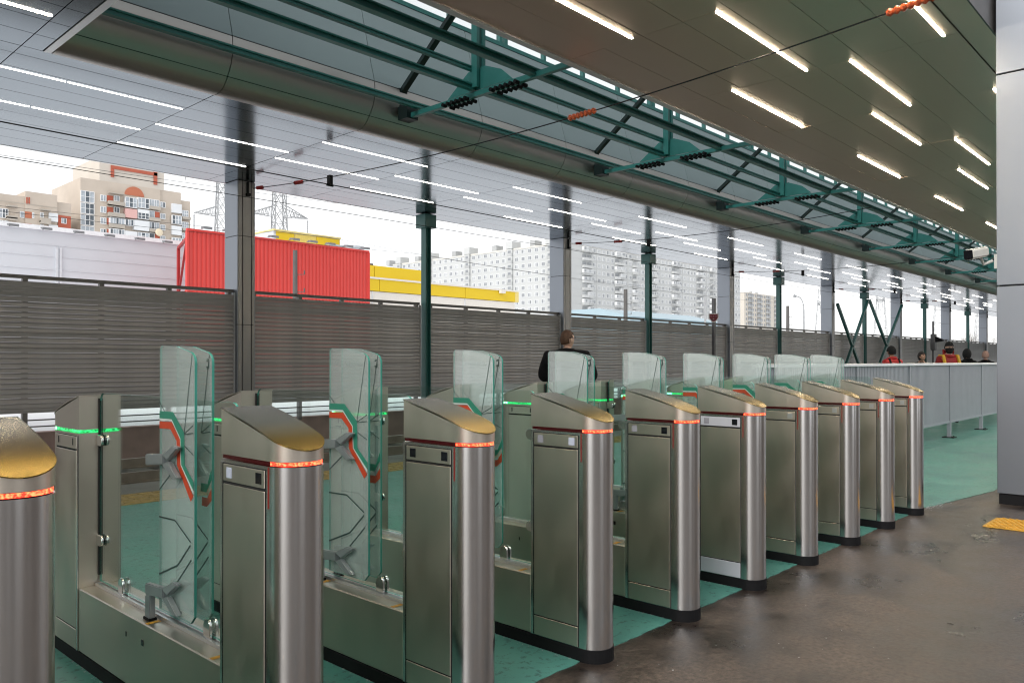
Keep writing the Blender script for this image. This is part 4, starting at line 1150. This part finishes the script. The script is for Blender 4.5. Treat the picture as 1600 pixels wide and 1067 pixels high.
# ---- pylons
STL = mat('galvanised', (.36, .37, .38), .55, .4, .1)
def pylon(px, d, ztop_, label, arms, wbase=5.0, rz=R(25)):
    p = atd(px, 500, d)
    t = thing('power_pylon', (p.x, p.y, GZ), label, 'pylon', 'power line pylons', rz=rz)
    H = ztop_ - GZ; q = MB(); n = 16
    def wd(z): return max(1.1, wbase * (1 - z / H) ** 1.0 * .9 + .9)
    zs = [H * (1 - (1 - i / n) ** 1.25) for i in range(n + 1)]
    for sx, sy in ((-1, -1), (1, -1), (1, 1), (-1, 1)):
        for a, b_ in zip(zs[:-1], zs[1:]):
            q.bar((sx * wd(a) / 2, sy * wd(a) / 2, a), (sx * wd(b_) / 2, sy * wd(b_) / 2, b_), .16, .16)
    for a, b_ in zip(zs[:-1], zs[1:]):
        A, B = wd(a) / 2, wd(b_) / 2
        for (x0, y0), (x1_, y1_) in (((-1, -1), (1, -1)), ((1, -1), (1, 1)), ((1, 1), (-1, 1)), ((-1, 1), (-1, -1))):
            q.bar((x0 * A, y0 * A, a), (x1_ * B, y1_ * B, b_), .09, .09); q.bar((x1_ * A, y1_ * A, a), (x0 * B, y0 * B, b_), .09, .09)
            q.bar((x0 * B, y0 * B, b_), (x1_ * B, y1_ * B, b_), .09, .09)
    q.build('mast', STL, t)
    for z, L in arms:
        z -= GZ
        for s_ in (-1, 1):
            q = MB(); w_ = wd(z) / 2
            tip = Vector((s_ * L, 0, z + .1))
            for sy in (-1, 1):
                q.bar((s_ * w_, sy * w_, z), tip, .12, .12); q.bar((s_ * w_, sy * w_, z + 1.7), tip, .12, .12)
                for k in range(1, 6):
                    u, u2 = k / 6, (k + .5) / 6
                    q.bar(Vector((s_ * w_, sy * w_, z)).lerp(tip, u), Vector((s_ * w_, sy * w_, z + 1.7)).lerp(tip, u2), .07, .07); q.bar(Vector((s_ * w_, sy * w_, z)).lerp(tip, u), Vector((s_ * w_, sy * w_, z + 1.7)).lerp(tip, u - .08), .07, .07)
            q.build('crossarm', STL, t)
            q = MB(); pts = [tip - Vector((0, 0, .3 + .2 * k)) for k in range(16)]
            q.tube(pts, [.14 if k % 2 else .10 for k in range(16)], 6); q.build('insulator', STL, t)
    return t
pylon(436, 135, 44, 'lattice power pylon with crossarms right of the first column', ((26.0, 5.0), (36, 6.5)), 3.0, R(-12))
pylon(346, 150, 46, 'lattice power pylon mostly hidden behind the first column', ((28.8, 5.0), (38, 6.5)), 3.0, R(-12))
for px, d, zt_, lab in ((1284, 330, 40, 'far pale pylon left of the braced post'), (1376, 360, 46, 'far pale pylon inside the braced bay'), (1467, 400, 48, 'far pale pylon behind the fifth post'), (1532, 430, 46, 'far pale pylon beside the clad column')):
    pylon(px, d, zt_, lab, ((zt_ * .62, 7), (zt_ * .82, 8)), 7)

# lamp posts and utility poles
def lamp_post(px, d, ytop, label, reach):
    p = atd(px, 500, d); zt_ = atd(px, ytop, d).z
    t = thing('street_lamp', (p.x, p.y, GZ), label, 'street lamp', 'street lamps beyond the fence')
    H = zt_ - GZ; rr = Vector((CS, -CC, 0)) * reach
    MB().tube([(0, 0, 0), (0, 0, H * .86)], [.13, .08], 8).build('pole', STL, t)
    MB().tube([Vector((0, 0, H * .86)) + rr * u * u + Vector((0, 0, H * .14 * math.sin(u * PI / 2))) for u in [i / 6 for i in range(7)]], .05, 6).build('arm', STL, t)
    MB().tube([rr + Vector((0, 0, H)), rr * 1.35 + Vector((0, 0, H + .05))], [.10, .16], 8).build('lamp_head', STL, t)
lamp_post(1102, 70, 440, 'curved street lamp leaning right, left of the third column', 1.7)
lamp_post(1256, 75, 463, 'curved street lamp right of the third column', -.7)
lamp_post(724, 80, 444, 'small looped street lamp at the yellow store end', -.4).__class__ if False else None
POLE = mat('pole_concrete', (.10, .095, .09), .8, 0, .15, 2)
def upole(px, d, ytop, label, w_=.14):
    p = atd(px, 500, d); zt_ = atd(px, ytop, d).z
    t = thing('utility_pole', (p.x, p.y, GZ), label, 'utility pole', 'utility poles beyond the fence')
    MB().tube([(0, 0, 0), (0, 0, zt_ - GZ)], [w_ * 1.4, w_], 8).build('pole', POLE, t)
    q = MB(); rr = Vector((CS, -CC, 0))
    for z in (zt_ - GZ - 1.1, zt_ - GZ - 1.9): q.bar(Vector((0, 0, z)), Vector((0, 0, z)) + rr * .42, .03, .03); q.tube([Vector((0, 0, z)) + rr * .42, Vector((0, 0, z + .18)) + rr * .42], .03, 6)
    q.build('crossarm', POLE, t)
upole(461, 36, 391, 'grey utility pole standing before the red hoarding', .10)
upole(977.5, 60, 452, 'grey utility pole between second column and teal post', .14)
upole(1231, 80, 478, 'grey utility pole right of the third teal post', .16)
# overhead lines
for k, (y, z, s_) in enumerate(((26, 8.7, .4), (26, 7.6, .4), (30, 6.9, .5), (24, 5.6, .3), (34, 12.0, .6))):
    pts = []
    for j in range(6): pts += sag((-20 + 40 * j, y, z), (20 + 40 * j, y, z), s_, 8)[:-1]
    o = MB().tube(pts, .006, 4).build('overhead_line', WIRE)
    tag(o, f'thin overhead line beyond the fence, {ORD[k]} in height order drawn'.replace(' in height order drawn', ' of those crossing the towers'), 'wire', 'overhead lines beyond the fence')
# bare trees
BARK = mat('bare_bark', (.13, .11, .095), .9, 0, .2)
def bare_tree(px, d, ytop, label, seed):
    r_ = random.Random(seed); p = atd(px, 500, d); H = atd(px, ytop, d).z - GZ
    t = thing('bare_tree', (p.x, p.y, GZ), label, 'tree', 'bare winter trees beyond the fence')
    MB().tube([(0, 0, 0), (.05, 0, H * .18), (.0, .05, H * .34)], [H * .022, H * .017, H * .013], 7).build('trunk', BARK, t)
    q = MB()
    def br(a, dir_, L, r0, dep):
        b_ = a + dir_ * L; m_ = a.lerp(b_, .5) + Vector((r_.gauss(0, 1), r_.gauss(0, 1), r_.gauss(0, .5))) * L * .05
        q.tube([a, m_, b_], [r0, r0 * .8, r0 * .55], 4 if dep < 3 else 3, caps=False)
        if dep < 4:
            for k in range(r_.randint(3, 4)):
                nd = (dir_ + Vector((r_.gauss(0, .55), r_.gauss(0, .55), r_.gauss(.18, .25)))).normalized()
                br(a.lerp(b_, r_.uniform(.5, 1)), nd, L * r_.uniform(.55, .8), r0 * .5, dep + 1)
    for k in range(5):
        a = 2 * PI * k / 5 + r_.random(); br(Vector((0, 0, H * r_.uniform(.2, .34))), Vector((math.cos(a) * .55, math.sin(a) * .55, .85)).normalized(), H * .27, H * .008, 0)
    q.build('crown', BARK, t)
bare_tree(1503, 95, 507, 'bare winter tree left of the sixth teal post', 1)
bare_tree(1530, 100, 503, 'bare winter tree right of the sixth teal post', 2)
bare_tree(1467, 120, 514, 'low bare winter tree beside the track signal', 4)

# ================================================================== PEOPLE
SKIN = mat('skin', (.48, .27, .19), .5, 0, .06, 15); SKIN_B = mat('skin_pale', (.56, .36, .28), .5, 0, .06, 15)
EYE = mat('eye_dark', (.03, .02, .02), .2)
JBLK = mat('black_jacket', (.006, .006, .007), .85, 0, .3, 12, .4, 30, spec=.15); JRED = mat('red_jacket', (.30, .012, .014), .6, 0, .2, 12, .4, 30); JRED2 = mat('bright_red_jacket', (.48, .02, .02), .6, 0, .2, 12, .4, 30)
TROU = mat('dark_trousers', (.02, .022, .03), .8, 0, .2, 12); SHOE = mat('shoes', (.015, .013, .012), .5)
STRAPY = mat('yellow_strap', (.62, .36, .02), .5); HAIRB = mat('brown_hair', (.075, .032, .014), .6, 0, .3, 60, .5, 120); HAIRD = mat('dark_hair', (.02, .014, .012), .6, 0, .3, 60, .5, 120)
HATB = mat('black_knit', (.008, .008, .009), .9, 0, .3, 80, .6, 150); HATP = mat('pink_beige_hat', (.40, .25, .21), .9, 0, .15, 60, .6, 150); GLS = mat('spectacle_frame', (.01, .01, .01), .3)
def make_person(x, y, face_deg, H, jacket, label, arms='front', head_yaw=0., head_pitch=0., skin=SKIN, lean=0., bulk=1.0, wide=1.0):
    t = thing('person', (x, y, 0), label, 'person', None, rz=R(face_deg) - PI / 2)
    k = H / 1.78
    J = {'pel': (0, 0, .97), 'wai': (0, -.005, 1.10), 'che': (0, 0 + lean * .5, 1.28), 'upc': (0, -.01 + lean, 1.42), 'nek': (0, .005 + lean * 1.3, 1.52), 'hd': (0, .02 + lean * 1.5, 1.58)}
    for s_, n_ in ((-1, 'l'), (1, 'r')):
        J['sh' + n_] = (s_ * .170 * wide, -.01 + lean, 1.405)
        if arms == 'front': J['el' + n_] = (s_ * .26 * wide, .05 + lean, 1.16); J['wr' + n_] = (s_ * .11, .27 + lean, 1.20)
        else: J['el' + n_] = (s_ * .25, -.02, 1.14); J['wr' + n_] = (s_ * .26, .06, .90)
        J['hp' + n_] = (s_ * .10, 0, .92); J['kn' + n_] = (s_ * .11, .02, .50); J['an' + n_] = (s_ * .115, -.02, .09); J['to' + n_] = (s_ * .13, .15, .045)
    Rr = {'pel': (.155, .125), 'wai': (.15, .12), 'che': (.17, .135), 'upc': (.155, .115), 'nek': (.066, .066), 'hd': (.06, .06), 'sh': (.085, .085), 'el': (.062, .062), 'wr': (.045, .045), 'hp': (.105, .11), 'kn': (.068, .07), 'an': (.05, .052), 'to': (.045, .04)}
    E_ = [('pel', 'wai'), ('wai', 'che'), ('che', 'upc'), ('upc', 'nek'), ('nek', 'hd')]
    for n_ in 'lr': E_ += [('upc', 'sh' + n_), ('sh' + n_, 'el' + n_), ('el' + n_, 'wr' + n_), ('pel', 'hp' + n_), ('hp' + n_, 'kn' + n_), ('kn' + n_, 'an' + n_), ('an' + n_, 'to' + n_)]
    keys = list(J); me = bpy.data.meshes.new('body'); me.from_pydata([Vector(J[a]) * k for a in keys], [(keys.index(a), keys.index(b_)) for a, b_ in E_], [])
    ob = bpy.data.objects.new('body_source', me); COL.objects.link(ob)
    ob.modifiers.new('s', 'SKIN'); sv = me.skin_vertices[0].data
    for i, a in enumerate(keys):
        r0 = Rr[a] if a in Rr else Rr[a[:2]]; f = k * (bulk if a[:2] in ('wa', 'ch', 'up', 'sh', 'el', 'pe') else 1)
        sv[i].radius = (r0[0] * f, r0[1] * f); sv[i].use_root = (a == 'pel')
    sm = ob.modifiers.new('d', 'SUBSURF'); sm.levels = 2; sm.render_levels = 2
    bpy.context.view_layer.update()
    bmh = bpy.data.meshes.new_from_object(ob.evaluated_get(bpy.context.evaluated_depsgraph_get()))
    bpy.data.objects.remove(ob)
    q = MB(); q.v = [tuple(v.co) for v in bmh.vertices]; q.f = [tuple(p.vertices) for p in bmh.polygons]
    for p in bmh.polygons:
        c = p.center / k; mi = 0
        hand = min((c - Vector(J['wrl'])).length, (c - Vector(J['wrr'])).length)
        if c.z > 1.515 and (c.x ** 2 + (c.y - J['nek'][1]) ** 2) < .0075: mi = 1
        elif c.z < .075 or (c.z < .12 and c.y > .03): mi = 3
        elif c.z < .90 and abs(c.x) < .20: mi = 2
        elif hand < .03: mi = 1
        q.m.append(mi)
    # head: one shaped ball, face towards +y before turning
    hc = Vector(J['hd']) * k + Vector((0, .012, .085)) * k
    RM = Matrix.Rotation(R(head_yaw), 3, 'Z') @ Matrix.Rotation(R(-head_pitch), 3, 'X')
    def hf(p, v):
        v = v.copy()
        if p.z < -.1: v.x *= 1 - .30 * min(1, (-p.z - .1) / .8); v.y *= 1 - .10 * (-p.z)
        if p.y > 0: v.y *= .94
        if p.y > .75 and -.35 < p.z < .25: v.y += .020 * max(0, 1 - abs(p.x) / .22) * (1 - max(0, p.z) / .3)     # nose
        if p.y > .5 and .12 < p.z < .4: v.y += .004
        if p.y > .5 and -.02 < p.z < .16 and .18 < abs(p.x) < .5: v.y -= .006
        if p.y > .6 and -.62 < p.z < -.45 and abs(p.x) < .35: v.y += .005
        return RM @ v
    q.sphere(hc, (.078 * k, .100 * k, .120 * k), 28, 20, 1, hf)
    for s_ in (-1, 1):
        c = hc + RM @ Vector((s_ * .080 * k, -.008 * k, -.008 * k)); q.sphere(c, (.012 * k, .020 * k, .033 * k), 10, 8, 1, lambda p, v: RM @ v)
        c = hc + RM @ Vector((s_ * .030 * k, .087 * k, .012 * k)); q.sphere(c, .011 * k, 8, 6, 4)
    # hands: palm and five bent fingers
    for n_, s_ in (('l', -1), ('r', 1)):
        w0 = Vector(J['wr' + n_]) * k; e0 = Vector(J['el' + n_]) * k; d = (w0 - e0).normalized(); sd_ = d.cross(Vector((0, 0, 1))).normalized(); up_ = sd_.cross(d)
        q.sphere(w0 + d * .05 * k, (.040 * k, .042 * k, .024 * k), 10, 8, 1)
        for j, L_ in enumerate((.060, .072, .078, .068)):
            b0 = w0 + d * .085 * k + sd_ * (j - 1.5) * .019 * k; q.tube([b0 - d * .02 * k, b0 + d * L_ * .5 * k, b0 + d * L_ * .85 * k - up_ * .02 * k, b0 + d * L_ * .9 * k - up_ * .045 * k], [.0095 * k, .009 * k, .008 * k, .006 * k], 6, 1)
        b0 = w0 + d * .035 * k - sd_ * s_ * .035 * k; q.tube([b0, b0 + d * .03 * k - sd_ * s_ * .025 * k, b0 + d * .06 * k - sd_ * s_ * .028 * k], [.011 * k, .010 * k, .007 * k], 6, 1)
    q.build('body', [jacket, skin, TROU, SHOE, EYE], t, smooth=True)
    # collar / hood roll
    return t, hc, RM, k
def headpiece(t, hc, RM, k, m, name, keep, sc=1.07, fn=None):
    q = MB(); q.sphere(hc, (.078 * k * sc, .100 * k * sc, .120 * k * sc), 28, 20, 0, (lambda p, v: RM @ (fn(p, v) if fn else v)), keep)
    # inner wall so that it has thickness
    o = q.build(name, m, t, smooth=True); md = o.modifiers.new('th', 'SOLIDIFY'); md.thickness = .008; md.offset = 1
    return o
def collar(t, k, J_z, m, y0=.0, r=.10):
    MB().tube([(math.cos(a) * r * k, y0 + math.sin(a) * r * .95 * k, (J_z + .015 * math.sin(a) * -1) * k) for a in [2 * PI * i / 14 for i in range(15)]], .038 * k, 8).build('collar', m, t, smooth=True)
# man at the gates, seen from behind, head bowed and turned to the right
F_ = math.degrees(math.atan2(CS, CC))
t, hc, RM, k = make_person(8.15, 6.62, F_ - 14, 1.80, JBLK, 'man in a black jacket and glasses standing behind the turnstiles with head bowed', 'front', -38, -14, SKIN_B, .05, 1.7, 1.25)
headpiece(t, hc, RM, k, HAIRB, 'hair', lambda p: (p.z > .42 and p.y < .75) or (p.y < -.05 and p.z > -.30 and not (abs(p.x) > .86 and p.z < .1)) or (p.y < .3 and p.z > .15), 1.05)
q = MB()
for s_ in (-1, 1):
    q.tube([hc + RM @ Vector((s_ * .030 + math.cos(a) * .022, .098, .012 + math.sin(a) * .017)) for a in [2 * PI * i / 12 for i in range(13)]], .003, 5); q.tube([hc + RM @ Vector((s_ * .052, .096, .016)), hc + RM @ Vector((s_ * .084, .0, .012))], .003, 5)
q.tube([hc + RM @ Vector((-.01, .10, .014)), hc + RM @ Vector((.01, .10, .014))], .003, 5); q.build('glasses', GLS, t)
collar(t, k, 1.50, JBLK, .055, .105)
MB().sphere((0, -.03 * k, 1.47 * k), (.15 * k, .10 * k, .085 * k), 20, 12).build('hood_roll', JBLK, t, smooth=True)
MB().box(-.035, .035, -.005, .005, -.07, .07).build('phone', SENSOR, t, (0, .37, 1.27 * k))
def place(px, Y, ytop, deg, jacket, label, **kw):
    tt = (px - 800) / CAM_F; d = Y / (CS - tt * CC); X = d * (CC + tt * CS)
    return make_person(X, Y, deg, CAM_H + (CAM_Y0 - ytop) / CAM_F * d - .01, jacket, label, **kw)
t, hc, RM, k = place(1394, 6.0, 541, F_ + 8, JRED2, 'person in bright red jacket with black backpack straps and black beanie', arms='down', head_yaw=12, bulk=1.15)
headpiece(t, hc, RM, k, HATB, 'beanie', lambda p: p.z > .02 or (p.y < -.1 and p.z > -.45), 1.10)
for s_ in (-1, 1): MB().tube([(s_ * .10 * k, .12 * k, 1.30 * k), (s_ * .11 * k, .06 * k, 1.47 * k), (s_ * .115 * k, -.07 * k, 1.49 * k), (s_ * .12 * k, -.155 * k, 1.36 * k), (s_ * .13 * k, -.165 * k, 1.10 * k)], .024 * k, 8).build('backpack_strap', HATB, t)
collar(t, k, 1.50, JRED2, .0, .08)
t, hc, RM, k = place(1439, 6.0, 550, F_ + 160, JBLK, 'person with dark hair bending forward in a black coat behind the barrier', arms='down', head_yaw=40, head_pitch=-20, lean=.10, bulk=1.2)
headpiece(t, hc, RM, k, HAIRD, 'hair', lambda p: (p.z > .35) or (p.y < .1 and p.z > -.6) or (p.z > .0 and p.y < .4), 1.12)
t, hc, RM, k = place(1482, 5.0, 535, F_ + 178, JRED, 'person in dark red jacket with yellow straps, black beanie and black mask', arms='down', skin=SKIN_B, bulk=1.3)
headpiece(t, hc, RM, k, HATB, 'beanie', lambda p: p.z > .32 or (p.y < 0 and p.z > -.1), 1.10, lambda p, v: v * (1.05 if p.z > .7 else 1))
headpiece(t, hc, RM, k, HATB, 'face_mask', lambda p: p.y > .05 and -.95 < p.z < -.02, 1.08)
for s_ in (-1, 1): MB().tube([(s_ * .165 * k, .175 * k, 1.10 * k), (s_ * .160 * k, .18 * k, 1.30 * k), (s_ * .155 * k, .09 * k, 1.495 * k), (s_ * .15 * k, -.08 * k, 1.50 * k), (s_ * .15 * k, -.17 * k, 1.3 * k)], .034 * k, 8).build('yellow_strap', STRAPY, t)
collar(t, k, 1.50, JRED, .0, .10)
headpiece(t, hc - Vector((0, .02, .06)), RM, k, JRED, 'hood', lambda p: p.y < -.05 and p.z < .2, 1.45)
t, hc, RM, k = place(1512, 5.5, 546, F_ + 5, JBLK, 'person in a black hooded coat seen from behind at the barrier', arms='down', bulk=1.2)
headpiece(t, hc, RM, k, HATB, 'hood', lambda p: p.y < .55, 1.22)
collar(t, k, 1.50, JBLK, .0, .09)
t, hc, RM, k = place(1540, 5.5, 549, F_ - 30, JBLK, 'person in pink beige hat and dark coat at the barrier by the column', arms='down', head_yaw=-15, skin=SKIN_B, bulk=1.2)
headpiece(t, hc, RM, k, HATP, 'knit_hat', lambda p: p.z > .05 or (p.y < 0 and p.z > -.4), 1.15)
collar(t, k, 1.49, JBLK, .0, .10)
